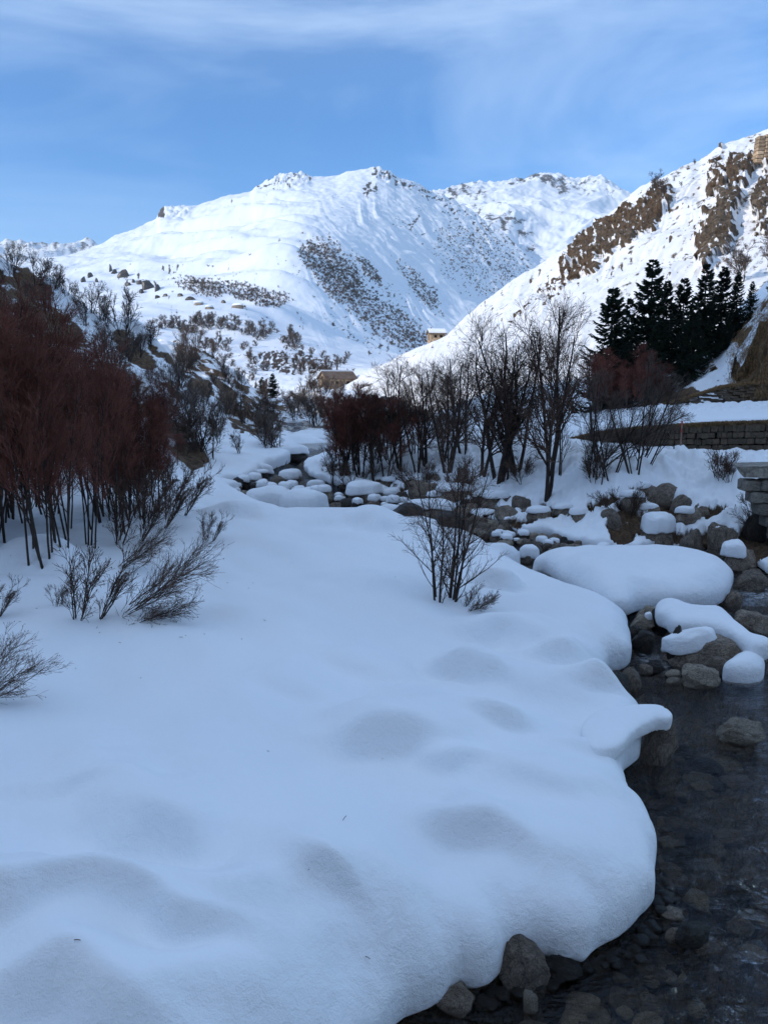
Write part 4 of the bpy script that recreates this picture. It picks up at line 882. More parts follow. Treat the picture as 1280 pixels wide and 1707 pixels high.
# upstream boulders with pillows
UP = [(507, 868, 80, 28, (30, 1.05, -4), 'broad boulder with a lipped snow pillow, nearest of the upstream rocks', 'pale'), (447, 852, 74, 18, (28, 1.05, 0), 'round snow pillow on a low rock beside the broad capped boulder', 'boulder'), (395, 812, 38, 16, (12, .98, -2), 'small capped rock on the far side of the stream bend', 'boulder'),
      (540, 838, 30, 26, (10, .9, 0), 'upright pale rock in the middle of the upstream rocks', 'pale'), (408, 834, 20, 16, None, 'bare grey cobble before the stream bend', 'pale'), (556, 858, 30, 20, None, 'grey rock touching the broad capped boulder', 'boulder'), (606, 838, 60, 26, (16, 1.0, 0), 'wide snow pillow behind the tall white hump', 'boulder'),
      (652, 876, 44, 22, (18, 1.0, -2), 'capped rock tucked behind the white hump of the bank', 'boulder'), (622, 828, 52, 8, (14, 1.0, 0), 'flat disc of snow on a hidden rock before the wood', 'boulder'), (490, 770, 44, 22, (12, 1.1, 0), 'dark cave-like boulder under a snow arch at the stream head', 'wetrock'),
      (436, 800, 24, 16, (5, 1, 0), 'dark block beside the frozen pool upstream', 'wetrock'), (525, 818, 30, 12, (9, 1, 0), 'small capped rock by the upstream rapids', 'boulder'), (482, 802, 40, 10, (12, 1.1, 0), 'low snow-covered rock above the upstream rapids', 'boulder'), (360, 828, 60, 14, (20, 1.1, 0), 'long low snow pillow at the left shore upstream', 'boulder'),
      (470, 832, 26, 10, (6, 1, 0), 'small dark stone between two upstream pillows', 'boulder'), (580, 815, 34, 14, (12, 1, 0), 'snowy rock at the foot of the reddish wood', 'boulder'), (420, 792, 60, 8, (14, 1.1, 0), 'wide flat snow shelf over the upstream pool', 'boulder'), (330, 800, 30, 20, (12, 1, 0), 'snow-topped knob at the foot of the earth bank', 'boulder'), (452, 815, 22, 10, None, 'bare stone at the lip of the upstream pool', 'boulder'), (505, 826, 22, 10, (5, 1, 0), 'little frosted stone above the broad capped boulder', 'pale')]
for i, (px, py, w, h, cp, lb, mk) in enumerate(UP):
    boulder(px, py, w, h, lb, mk=mk, cap=cp, seed=i*3+1, dep=.8, sub=4 if w > 40 else 3, sink=.3)
# riprap below the apron
RIP = [(1020, 880, 34, 30), (1060, 850, 40, 30), (1100, 842, 40, 28), (1088, 868, 34, 26), (1140, 850, 34, 26), (1150, 872, 40, 24), (1170, 862, 40, 24), (1080, 826, 30, 20), (1120, 826, 34, 20)]
for i, (px, py, w, h) in enumerate(RIP):
    q = hit(px, py); w *= 1.15; h *= 1.15; boulder(px, py+3, w, h, 'brown angular rock of the riprap under the snow below the road', cap=(9, .8, -4) if i % 2 else None, Y=q.y-.02, seed=i+3, dep=.8, group='riprap rocks under the far bank snow', mk='boulder', sub=3)
FR = [(650, 838, 30, 18, 8), (672, 842, 26, 18, 0), (690, 812, 24, 16, 6), (706, 832, 40, 24, 0), (735, 846, 34, 22, 8), (760, 840, 44, 26, 10), (775, 868, 40, 22, 0), (806, 872, 34, 18, 6), (828, 852, 40, 26, 10), (850, 868, 30, 20, 0), (812, 838, 26, 16, 6), (870, 852, 24, 20, 0), (900, 868, 30, 18, 8), (680, 862, 40, 20, 0), (648, 812, 22, 14, 6), (720, 800, 22, 14, 6), (780, 812, 18, 12, 5), (965, 870, 22, 18, 8), (940, 860, 26, 16, 6), (755, 880, 40, 20, 0), (800, 890, 34, 16, 0)]
for i, (px, py, w, h, c_) in enumerate(FR):
    q = hit(px, py)
    w *= 1.5; h *= 1.35
    boulder(px, py+3, w, h, 'dark broken rock along the stony shore below the bare trees'+(', snow on its top' if c_ else ''), Y=q.y+.1, seed=i+2, dep=.8, group='broken rocks along the far shore', mk=['boulder', 'wetrock', 'boulder'][i % 3], sub=3, cap=(c_, .9, 0) if c_ else None)
# cobbles on the far shore (pebble bar)
rg = np.random.default_rng(21)
shore = [(700, 868), (740, 872), (780, 880), (815, 893), (850, 905), (890, 912), (940, 915), (985, 918), (1030, 918)]
n_ = 0
for i in range(150):
    t = rg.uniform(0, 1)**.8; x = 700+t*340; y = np.interp(x, [a for a, b_ in shore], [b_ for a, b_ in shore])+rg.normal()*7-4
    w = rg.uniform(9, 26); boulder(x, y, w, w*rg.uniform(.35, .7), 'grey cobble lying on the stony far shore of the channel', group='cobbles on the far shore', seed=int(rg.integers(0, 8)), sub=2 if w < 16 else 3, mk=['boulder', 'boulder', 'pale', 'wetrock'][int(rg.integers(0, 4))], name='cobble', cat='stone', rz=float(rg.uniform(0, 180)), cap=(w*.3, .85, 0) if rg.uniform() < .22 and w > 14 else None)
for i in range(110):
    x = rg.uniform(380, 690); y = np.interp(x, [380, 450, 520, 600, 690], [818, 822, 840, 836, 862])+rg.normal()*9
    w = rg.uniform(9, 26); boulder(x, y, w, w*rg.uniform(.4, .8), 'small stone among the snow pillows upstream', group='stones among the upstream pillows', seed=int(rg.integers(0, 8)), sub=2, mk=['boulder', 'wetrock'][int(rg.integers(0, 2))], name='cobble', cat='stone', rz=float(rg.uniform(0, 180)), cap=(w*.4, 1.0, 0) if rg.uniform() < .6 else None)
# pebbles at the undercut of the near bank
for i in range(70):
    t = rg.uniform(0, 1); x, y = np.interp(t, [0, .2, .35, .5, .7, 1], [760, 860, 960, 1060, 1104, 1098]), np.interp(t, [0, .2, .35, .5, .7, 1], [1700, 1660, 1630, 1590, 1530, 1460])
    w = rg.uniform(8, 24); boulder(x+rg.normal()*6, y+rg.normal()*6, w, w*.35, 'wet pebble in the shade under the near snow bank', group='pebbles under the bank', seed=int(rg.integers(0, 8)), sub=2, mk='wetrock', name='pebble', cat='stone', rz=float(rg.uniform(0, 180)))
OUT = [(205, 462, 26, 8), (190, 456, 14, 6), (184, 452, 10, 8), (222, 470, 14, 4), (212, 476, 18, 5), (232, 474, 12, 5), (245, 482, 30, 10), (262, 484, 22, 8), (235, 488, 20, 5), (275, 494, 18, 4), (262, 497, 12, 4), (150, 462, 12, 6), (138, 470, 16, 7), (160, 470, 14, 5), (300, 494, 16, 4), (316, 500, 22, 5), (325, 472, 10, 4), (380, 470, 10, 3), (408, 512, 9, 3), (372, 505, 12, 4)]
for i, (px, py, w, h) in enumerate(OUT):
    q = hit(px, py)
    if q is not None and q.y < 2500: boulder(px, py+1, w*.8, h*1.6, 'dark rocky outcrop breaking through the snow on the mountain shoulder', Y=q.y, seed=i, sub=3, dep=.5, mk='wetrock', group='rock outcrops on the mountain shoulder', name='rock_outcrop', cat='rock', rz=i*37., tilt=(0, (i*29) % 40-20))
        
for i in range(110):      # stones on the bed of the near shallows
    y = rg.uniform(1260, 1790); x = np.interp(y, [1260, 1400, 1480, 1560, 1620, 1790], [1060, 1105, 1115, 1060, 960, 720])+abs(rg.normal())*130+10
    w = rg.uniform(16, 60); p_ = plane(x, y, -.18); k_ = math.hypot(p_[1], 5)/FPX
    o_ = boulder(x, y, w, w*.5, 'rounded stone lying under the shallow near water', Y=float(p_[1]), z=-.36, group='stones under the near water', seed=int(rg.integers(0, 8)), sub=2 if w < 30 else 3, mk=['boulder', 'pale', 'wetrock'][i % 3], name='bed_stone', cat='stone', rz=float(rg.uniform(0, 180)))
    o_.scale = (w*k_/2, w*k_/2*rg.uniform(.6, 1), min(w*k_*.22, .10)); o_.location.z = -.30+rg.uniform(0, .10)
# dark outcrops on the sunlit mountain bench and left spur
for i, (px, py, w, h, lb) in enumerate([(396, 513, 22, 7, 'long low rock on the snowy bench'), (330, 508, 20, 6, 'flat dark outcrop left on the snowy bench'), (348, 515, 16, 6, 'small dark outcrop beside the flat one on the bench')]):
    q = hit(px, py); boulder(px, py, w, h, lb+' below the mountain', Y=q.y-1, seed=i, mk='boulder', sub=3, cap=(h*.4, .9, 0), dep=.6)
# ============================================================ woody plants
def tubes(P, Rd, sides):
    """P (k,n,3) polylines, Rd (k,n) radii -> V, F"""
    k, n, _ = P.shape
    T = np.gradient(P, axis=1); T /= np.linalg.norm(T, axis=2, keepdims=True)+1e-9
    ref = np.where(np.abs(T[..., 2:3]) > .9, np.array([1., 0, 0]), np.array([0, 0, 1.]))
    A = np.cross(T, ref); A /= np.linalg.norm(A, axis=2, keepdims=True)+1e-9; B = np.cross(T, A)
    an = np.arange(sides)*2*np.pi/sides
    V = P[:, :, None, :]+Rd[:, :, None, None]*(A[:, :, None]*np.cos(an)[None, None, :, None]+B[:, :, None]*np.sin(an)[None, None, :, None])
    base = (np.arange(k)*n*sides)[:, None, None]+(np.arange(n-1)*sides)[None, :, None]; i = np.arange(sides); j = (i+1) % sides
    F = np.stack([base+i, base+j, base+sides+j, base+sides+i], -1).reshape(-1, 4)
    return V.reshape(-1, 3), F
def join(parts):
    Vs, Fs, o = [], [], 0
    for V, F in parts: Vs.append(V); Fs.append(F+o); o += len(V)
    return np.concatenate(Vs), np.concatenate(Fs)
def grow(rg, P, Rd, cnt, t0, t1, ln, ang, npts, up, wob, rs, tpow=1.0, rend=.3, minr=.003):
    k, n, _ = P.shape; par = np.repeat(np.arange(k), cnt) if np.isscalar(cnt) else rg.choice(k, cnt[0], p=cnt[1])
    m = len(par); t = (t0+(t1-t0)*rg.uniform(0, 1, m)**tpow)*(n-1); i = np.clip(t.astype(int), 0, n-2); f = (t-i)[:, None]
    S_ = P[par, i]*(1-f)+P[par, i+1]*f; r0 = (Rd[par, i]*(1-f[:, 0])+Rd[par, i+1]*f[:, 0])*rs
    T = P[par, i+1]-P[par, i]; T /= np.linalg.norm(T, axis=1, keepdims=True)+1e-9
    v = rg.normal(size=(m, 3)); v -= (v*T).sum(1, keepdims=True)*T; v /= np.linalg.norm(v, axis=1, keepdims=True)+1e-9
    a = np.radians(ang*rg.uniform(.6, 1.35, m))[:, None]; D = T*np.cos(a)+v*np.sin(a)
    tn = (t/(n-1)); L_ = ln*rg.uniform(.6, 1.3, m)*(1.15-.65*tn)
    Q = np.zeros((m, npts, 3)); Q[:, 0] = S_
    for s in range(1, npts):
        D = D+rg.normal(size=(m, 3))*wob+np.array([0, 0, up]); D /= np.linalg.norm(D, axis=1, keepdims=True)
        Q[:, s] = Q[:, s-1]+D*(L_/(npts-1))[:, None]
    r0 = np.maximum(r0, minr); Rn = r0[:, None]*np.linspace(1, rend, npts)[None]; Rn = np.maximum(Rn, minr*.6)
    return Q, Rn
def woody(seed, H=6., ns=1, r0=.05, spread=8, lean=(0, 0), b1=12, b2=7, b3=5, l1=.35, l2=.16, l3=.07, a1=32, a2=34, a3=36, up=.10, wob=.12, t0=.25, minr=.004, buds=0, base_r=.12, stem_up=.06):
    """returns dict of (V,F) for trunk and crown; everything in metres"""
    rg = np.random.default_rng(seed); n = 9
    P = np.zeros((ns, n, 3)); az = rg.uniform(0, 2*np.pi, ns); sp = np.radians(spread)*rg.uniform(.2, 1.2, ns)
    D = np.stack([np.sin(sp)*np.cos(az)+lean[0], np.sin(sp)*np.sin(az)+lean[1], np.cos(sp)], -1); D /= np.linalg.norm(D, axis=1, keepdims=True)
    P[:, 0] = np.stack([np.cos(az)*base_r*(ns > 1), np.sin(az)*base_r*(ns > 1), np.full(ns, -.25)], -1); hh = H*rg.uniform(.8, 1.05, ns) if ns > 1 else np.array([H])
    for s in range(1, n):
        D = D+rg.normal(size=(ns, 3))*wob*.55+np.array([0, 0, stem_up]); D /= np.linalg.norm(D, axis=1, keepdims=True); P[:, s] = P[:, s-1]+D*(hh/(n-1))[:, None]
    R0 = r0*rg.uniform(.75, 1.1, ns)[:, None]*np.linspace(1, .25, n)[None]
    P1, R1 = grow(rg, P, R0, b1, t0, .97, H*l1, a1, 6, up, wob, .55, rend=.35, minr=minr*1.3)
    P2, R2 = grow(rg, P1, R1, b2, .2, .98, H*l2, a2, 5, up*.8, wob*1.2, .6, rend=.45, minr=minr)
    P3, R3 = grow(rg, P2, R2, b3, .15, 1., H*l3, a3, 3, up*.6, wob*1.2, .7, rend=.6, minr=minr*.85)
    tv = join([tubes(P, R0, 6), tubes(P1, R1, 4)]); cl = [tubes(P2, R2, 3), tubes(P3, R3, 3)]
    if buds:
        k = rg.choice(len(P3), min(buds, len(P3)), replace=False); e = P3[k, -1]; s = minr*2.6
        O = np.array([[1, 0, 0], [0, 1, 0], [-1, 0, 0], [0, -1, 0], [0, 0, 1.8], [0, 0, -1.8]])*s; Vb = (e[:, None]+O[None]).reshape(-1, 3)
        fb = np.array([[0, 1, 4, 4], [1, 2, 4, 4], [2, 3, 4, 4], [3, 0, 4, 4], [1, 0, 5, 5], [2, 1, 5, 5], [3, 2, 5, 5], [0, 3, 5, 5]])
        return tv, join(cl), (Vb, (np.arange(len(k))[:, None, None]*6+fb[None]).reshape(-1, 4)[:, :3])
    return tv, join(cl), None
def make_tree(name, data, crown_mat, bark='bark'):
    tv, cr, bd = data; r = link(name, None)
    link('trunk', mesh('trunk', *tv, M[bark]), r); link('crown', mesh('crown', *cr, M[crown_mat]), r)
    if bd is not None: link('catkins', mesh('catkins', *bd, M['wood']), r)['kind'] = 'stuff'
    r['_used'] = 0
    return r
def put(proto, loc, s=1.0, rz=0.0, label=None, cat=None, group=None, tilt=(0, 0), name=None, sz=None):
    if proto['_used'] == 0: o = proto; proto['_used'] = 1
    else:
        o = proto.copy(); COL.objects.link(o)
        for ch in list(proto.children):
            c = ch.copy(); COL.objects.link(c); c.parent = o
    if name: o.name = name
    o.location = loc; o.rotation_euler = (tilt[0], tilt[1], rz); s = float(s); o.scale = (s, s, s if sz is None else float(sz))
    return tag(o, label, cat, group)
rg = np.random.default_rng(77)
# --- left thicket: tall slender alders
AL = [make_tree('alder_tree', woody(10+i, H=6.0, ns=[1, 2, 1, 2, 1, 3, 1][i], r0=.038, spread=7, b1=[26, 15, 26, 15, 26, 11, 26][i], b2=8, b3=7, l1=.30, l2=.15, l3=.07, a1=30, a2=34, a3=32, up=.14, wob=.08, t0=.22, minr=.0062, buds=200), 'twig_red') for i in range(7)]
GA = 'slender bare alders of the dense reddish thicket'
spots = []
def thick(n, x0, x1, fy, hfun, jit):
    for i in range(n):
        px = rg.uniform(x0, x1); py = fy(px)+rg.uniform(*jit)
        q = hit(px, py)
        if q is not None: spots.append((q, px, py))
base_y = lambda p: np.interp(p, [-60, 0, 60, 120, 180, 240, 290, 320], [935, 925, 930, 915, 895, 880, 855, 820])
thick(60, -60, 250, base_y, None, (-95, 5)); thick(36, 60, 300, base_y, None, (-75, -8)); thick(22, -200, 0, base_y, None, (-80, 20))
topy = lambda p: np.interp(p, [-200, -60, 0, 40, 80, 120, 170, 200, 240, 275, 300, 330], [350, 425, 482, 505, 515, 552, 582, 606, 638, 674, 716, 752])
for i, (q, px, py) in enumerate(spots):
    ty = topy(px)+abs(rg.normal())*38+rg.uniform(-15, 40); H = (py-ty)*q.y/FPX*.97
    if H < 1.0: continue
    pr = AL[int(rg.integers(0, 7))]; H = min(H, 8.0); s = H/6.0
    put(pr, (q.x, q.y, q.z), max(s, .55)*.98, rg.uniform(0, 6.28), 'slender bare alder with red brown twigs in the dense thicket beside the snow bank', 'tree', GA, tilt=(rg.normal()*.03, .05+rg.normal()*.05), sz=s)
# the trees standing in front of the thicket have labels of their own
for px, py, ty, lb, k in [(48, 942, 560, 'front alder trunk nearest the hollow at the foot of the thicket', 0), (72, 944, 540, 'dark leaning alder in front of the thicket just beside the nearest trunk', 2), (158, 914, 600, 'thin straight alder standing alone before the thicket', 4), (8, 905, 500, 'alder at the picture edge with a low bare side branch', 6)]:
    q = hit(px, py); H = (py-ty)*q.y/FPX; put(AL[k], q, H/6, 1.0*px, lb, 'tree', None, tilt=(0, .06 if k == 2 else 0))
# --- low leaning bushes on the near bank
def bush(seed, lean, **k):
    a = dict(H=1.5, ns=9, r0=.012, spread=26, lean=lean, b1=9, b2=5, b3=2, l1=.38, l2=.2, l3=.10, a1=22, a2=26, a3=30, up=.02, wob=.07, t0=.15, minr=.0034, buds=80, base_r=.10, stem_up=.02); a.update(k)
    return woody(seed, **a)
LB = [make_tree('leaning_bush', bush(50, (1.3, -.1), H=1.9, ns=9), 'twig_brown'), make_tree('leaning_bush', bush(51, (1.7, .1), H=2.1, ns=8), 'twig_brown'), make_tree('leaning_bush', bush(52, (.5, 0), H=1.1, ns=8), 'twig_brown'), make_tree('leaning_bush', bush(53, (2.6, -.2), H=1.6, ns=6, stem_up=0), 'twig_brown')]
for k, px, py, s, rz, lb in [(2, 138, 1030, 1.25, 0, 'leafless bush with upright stems in front of the thicket, its base in a hollow'), (1, 175, 1016, .98, -.12, 'wide leafless bush leaning far over the snow in front of the thicket'), (3, 190, 1032, .8, 0, 'lowest creeping branches lying along the snow before the leaning bush'), (1, 180, 945, .7, .1, 'leaning bush rising behind the low one at the thicket edge'),
                         (2, 345, 900, .8, -.3, 'small isolated bush on the snow beyond the thicket'), (0, -60, 1165, .62, .1, 'leafless bush spreading into view at the picture edge, its twigs dotted with buds'), (2, -20, 1030, .7, .2, 'wisp of a bush at the picture edge above the spreading one'), (2, 205, 905, 1.7, .2, 'bush with many thin stems at the corner of the thicket'), (2, 250, 880, 1.7, .1, 'bush arching out at the far corner of the thicket'), (2, 285, 858, 1.7, .2, 'farthest of the bushes along the thicket edge'), (2, 95, 1010, .4, 1.2, 'tiny twig clump in the hollow below the front alders')]:
    q = hit(px, py) or Vector(tuple(at(px, py, 12)));
    put(LB[k], (q.x, q.y, q.z), s, rz, lb, 'bush', 'leaning leafless bushes at the thicket edge' )
# --- shrub in the middle of the bank
q = hit(740, 1000)
mid = make_tree('leafless_shrub', woody(64, H=2.55, ns=8, r0=.026, spread=9, b1=13, b2=5, b3=3, l1=.30, l2=.15, l3=.07, a1=38, a2=36, a3=36, up=.05, wob=.10, t0=.08, minr=.0034, buds=60, base_r=.16, stem_up=.03), 'twig_brown')
hs = (1000-775)*q.y/FPX; put(mid, (q.x, q.y, q.z), hs/2.3, .4, 'leafless many-stemmed shrub growing from the middle of the snow bank', 'shrub')
lowm = make_tree('leafless_shrub', bush(61, (1.0, -.2), H=1.0, ns=7), 'twig_brown')
q = hit(772, 1012); put(lowm, q, .72, 0, 'low spray of twigs at the foot of the many-stemmed shrub', 'shrub')
# --- far bank wood
FB = [make_tree('bare_tree', woody(80+i, H=6.0, ns=[3, 2, 1, 4, 2][i], r0=.085, spread=[14, 12, 5, 18, 10][i], b1=[13, 15, 28, 10, 16][i], b2=8, b3=6, l1=.34, l2=.17, l3=.075, a1=36, a2=36, a3=38, up=.07, wob=.13, t0=.22, minr=.0066, buds=0), 'twig_brown') for i in range(5)]
RT = [make_tree('reddish_tree', woody(90+i, H=5.0, ns=[2, 4, 3][i], r0=.05, spread=14, b1=[17, 10, 12][i], b2=9, b3=7, l1=.32, l2=.15, l3=.07, a1=30, a2=32, a3=34, up=.09, wob=.11, t0=.2, minr=.0085), 'twig_red') for i in range(3)]
SAP = [make_tree('thin_tree', woody(95+i, H=6.0, ns=[2, 3][i], r0=.05, spread=8, b1=[16, 11][i], b2=6, b3=4, l1=.22, l2=.11, l3=.05, a1=32, a2=34, a3=36, up=.08, wob=.09, t0=.12, minr=.007), 'twig_grey') for i in range(2)]
def stand(proto, px, py, ty, lb, group=None, cat='tree', tilt=(0, 0), rz=None, name=None, hh=6.0, wide=1.0):
    q = hit(px, py)
    if q is None or q.y > 80: Y = 34.; q = Vector(tuple(at(px, py, Y)))
    H = (py-ty)*q.y/FPX; s = H/hh
    return put(proto, q, s*wide, rg.uniform(0, 6.28) if rz is None else rz, lb, cat, group, tilt, name, sz=s)
for a in [(FB[3], 830, 800, 560, 'broad bare tree with several trunks spreading like a fan amid the far bank', 1.0), (FB[0], 862, 795, 545, 'bare tree with twin trunks standing next to the broad fan-shaped one', .95), (FB[1], 800, 796, 590, 'bare tree leaning away from the fan-shaped tree towards the stream', 1.0), (FB[4], 915, 790, 500, 'tall slim bare tree just before the dark spruces', .75), (FB[1], 908, 830, 520, 'slender forked tree at the end of the road wall', .7),
          (FB[2], 768, 756, 590, 'single-trunk bare tree with a mossy foot at the crest of the far bank', 1.1), (FB[2], 846, 798, 600, 'thin upright trunk in front of the fan-shaped tree', .8), (FB[0], 745, 790, 600, 'bare tree with a wide crown left of the mossy-footed one', 1.0), (FB[4], 668, 780, 600, 'dark straight bare tree between the reddish wood and the open bank', 1.0), (FB[1], 712, 775, 610, 'crooked bare tree in the middle of the far row', 1.0), (FB[0], 695, 785, 640, 'small leaning tree beside the crooked one', .9), (FB[4], 738, 770, 620, 'thin double-stemmed tree near the crest behind the crooked one', .9)]:
    stand(a[0], a[1], a[2], a[3], a[4], wide=a[5]*1.1)
for i in range(13):
    px = rg.uniform(548, 655); py = np.interp(px, [540, 600, 660], [788, 800, 800])-rg.uniform(0, 32)
    stand(RT[i % 3], px, py, np.interp(px, [540, 560, 600, 660], [705, 668, 630, 648])+rg.uniform(0, 26), 'reddish many-branched tree in the dark wood below the barn', 'reddish trees of the wood below the barn', hh=5.0, wide=1.15)
for i, (px, py, ty, lb) in enumerate([(625, 812, 660, 'thin pair of stems standing at the water edge of the reddish wood'), (600, 790, 655, 'front tree of the reddish wood with a dark trunk')]): stand(FB[4], px, py, ty, lb, wide=.8)
for i in range(5):
    px = rg.uniform(640, 960); py = np.interp(px, [640, 760, 960], [785, 790, 800])-rg.uniform(0, 40)
    stand(SAP[i % 2], px, py, py-rg.uniform(110, 190), 'thin bare sapling among the trees of the far bank', 'saplings on the far bank')
for i in range(13):
    px = rg.uniform(935, 1088); py = np.interp(px, [935, 1105], [815, 775])-rg.uniform(-6, 26)
    stand(SAP[i % 2], px, py, py-rg.uniform(95, 210), 'thin leaning stem of the coppice before the road wall', 'coppice stems before the road wall', tilt=(rg.normal()*.1, rg.normal()*.22-.12), cat='sapling')
# low bushes on the far bank
SB = [make_tree('bare_bush', bush(70+i, (.2, 0), H=1.3, ns=10, spread=45, minr=.0055, b1=8, r0=.016), 'twig_brown') for i in range(2)]
for i, (px, py, s, lb) in enumerate([(760, 830, 1.3, 'tangled bush hanging over the brown earth behind the shrub'), (700, 815, 1.1, 'tangled bush at the top of the stony shore'), (990, 800, .8, 'small bush on the slope under the coppice'), (1200, 795, .9, 'sparse bush on the snow below the road wall'), (1265, 880, .9, 'dark bush at the foot of the abutment'), (590, 815, 1.2, 'low brushwood at the water edge of the reddish wood'), (560, 800, 1.3, 'brushwood hanging over the stream below the reddish wood'), (870, 800, .9, 'brush between the trunks of the far bank'), (1215, 800, .6, 'second sparse bush beside the one below the road wall'), (1045, 860, .9, 'twiggy bush on the brown bank beside the riprap')]):
    q = hit(px, py); put(SB[i % 2], q, s*1.0, px*1.0, lb, 'bush', 'low bushes on the far bank')
# reddish bush mass before the spruces
for i in range(12):
    px = rg.uniform(985, 1095); Y = rg.uniform(39.5, 44); x = float(at(px, 690, Y)[0]); q = drop(x, Y); H = rg.uniform(1.9, 3.5)
    put(RT[i % 3], q, H/5*1.1, rg.uniform(0, 6.28), 'dark reddish bush in front of the spruces above the road', 'bush', 'reddish bushes before the spruces', name='reddish_bush', sz=H/5)
# --- spruces
def spruce(seed, H=8., Rm=1.7, nb=240, nt_=46):
    rg = np.random.default_rng(seed); tz = np.sort(rg.uniform(.03, .985, nb)); az = rg.uniform(0, 2*np.pi, nb); n = 6
    L_ = Rm*(1-tz)**.86*rg.uniform(.6, 1.15, nb)+.05; P = np.zeros((nb, n, 3)); P[:, 0, 2] = tz*H
    s = np.linspace(0, 1, n)[None]; drp = (-.30*(1-tz)-.02)[:, None]
    rad = L_[:, None]*s; P[..., 0] = np.cos(az)[:, None]*rad; P[..., 1] = np.sin(az)[:, None]*rad; P[..., 2] = tz[:, None]*H+L_[:, None]*(drp*np.sin(s*2.2)*1.3+.22*s**3)+L_[:, None]*.30*tz[:, None]*s
    Rb = .022*(1-.7*s)*np.ones((nb, 1))
    m = nb*nt_; par = np.repeat(np.arange(nb), nt_); t = rg.uniform(.08, 1, m)*(n-1); i = np.clip(t.astype(int), 0, n-2); f = (t-i)[:, None]
    S_ = P[par, i]*(1-f)+P[par, i+1]*f; T = P[par, i+1]-P[par, i]; T /= np.linalg.norm(T, axis=1, keepdims=True); sd = np.stack([-T[:, 1], T[:, 0], 0*T[:, 0]], -1)*rg.choice([-1, 1], m)[:, None]
    D = T*.75+sd*.75*rg.uniform(.5, 1.1, m)[:, None]+np.array([0, 0, -.28])+rg.normal(size=(m, 3))*.12; D /= np.linalg.norm(D, axis=1, keepdims=True)
    lt = (.16+.34*L_[par]*(1-t/(n-1))*.8)*rg.uniform(.6, 1.2, m); lt = np.minimum(lt, .5)
    Q = np.stack([S_, S_+D*lt[:, None]*.55, S_+D*lt[:, None]+np.array([0, 0, -.10])*lt[:, None]], 1); Rq = np.stack([0*lt+.024, 0*lt+.030, 0*lt+.006], 1)
    tr = np.zeros((1, 8, 3)); tr[0, :, 2] = np.linspace(-.5, H, 8); tr[0, :, 0] = rg.normal(size=8)*.02
    tv = tubes(tr, np.linspace(.14, .015, 8)[None], 7); lead = tubes(P, Rb, 3); return tv, join([lead, tubes(Q, Rq, 3)])
SPR = []
for i in range(4):
    tv, cr = spruce(200+i, Rm=[2.5, 2.15, 2.35, 2.0][i]); r = link('spruce_tree', None); link('trunk', mesh('trunk', *tv, M['bark']), r); link('crown', mesh('crown', *cr, M['needle']), r); r['_used'] = 0; SPR.append(r)
for i, (px, ty, by, Y, w, lb) in enumerate([(1012, 478, 712, 46, 1.05, 'dark spruce standing first of the row nearest the bare trees'), (1040, 495, 705, 50, .8, 'thin-topped spruce just behind the first one of the row'), (1074, 432, 700, 47, 1.05, 'tall spruce second in the row with a full pointed crown'), (1101, 465, 690, 50, .8, 'narrow spruce in the gap after the tall second one'), (1128, 462, 685, 49, .9, 'spruce with a ragged top in the middle of the row'), (1163, 437, 680, 47, 1.0, 'tall straight spruce below the cliff foot'),
        (1192, 443, 670, 48, 1.0, 'wide spruce between the two narrow ones under the round bare tree'), (1217, 452, 655, 49, .9, 'spruce directly below the round pale bare tree'), (1242, 468, 640, 47.5, .85, 'last spruce of the row before the gap of snow'), (1283, 430, 575, 47, .95, 'lone spruce beyond the snow gap at the picture edge'), (1145, 500, 690, 45, .9, 'lower spruce filling the middle of the row'), (1085, 540, 702, 45, .9, 'low dark spruce in front of the tall second one'), (1205, 520, 660, 46, .8, 'low spruce in front of the wide one'), (1000, 590, 712, 44, .9, 'short spruce with drooping boughs at the near end of the row'), (1320, 420, 560, 48, 1, 'spruce outside the view beyond the lone one')][:14]):
    p = at(px, by, Y); g_ = ground(p[0], Y); zt = at(px, ty, Y)[2]; H = zt-g_
    put(SPR[i % 4], (p[0], Y, g_), H/8*w*1.15, rg.uniform(0, 6.28), lb, 'spruce', 'spruces in a row above the road', sz=H/8)
for px, ty, by, Y, lb in [(438, 628, 665, 100, 'small dark spruce on the gully rim'), (455, 622, 662, 103, 'second small spruce touching the one on the gully rim')]:
    z0 = at(px, by, Y)[2]; H = at(px, ty, Y)[2]-z0; put(SPR[1 if px < 450 else 2], (at(px, by, Y)[0], Y, z0), H/8*1.6, px*1., lb, 'spruce', None, sz=H/8)
# --- trees on the sunlit hillside
HB = [make_tree('hillside_tree', woody(130+i, H=6.0, ns=3, r0=.09, spread=24, b1=12, b2=8, b3=5, l1=.38, l2=.18, l3=.09, a1=36, up=.05, wob=.1, t0=.12, minr=.022), 'twig_grey') for i in range(2)]
for i, (px, py, ty, w, lb) in enumerate([(1238, 470, 408, 1.2, 'round-crowned pale bare tree behind the spruces on the sunlit hill'), (1278, 445, 395, 1.3, 'pale bare tree at the picture edge above the lone spruce'), (1090, 320, 292, 1.2, 'bare tree on the skyline of the sunlit hill above the crag'), (1106, 330, 305, 1.2, 'bare tree beside the skyline tree above the crag'), (1158, 268, 260, 1.1, 'tiny bush on the upper skyline of the sunlit hill'), (1136, 312, 304, 1.0, 'tiny bush alone on the open sunlit snow')]):
    q = hit(px, py)
    if q is None or q.y > 500: q = hit(px, py+6)
    H = (py-ty)*q.y/FPX; put(HB[i % 2], q, H/6*w, px*1., lb, 'tree' if H > 2.5 else 'bush', 'bare trees on the sunlit hill', sz=H/6)
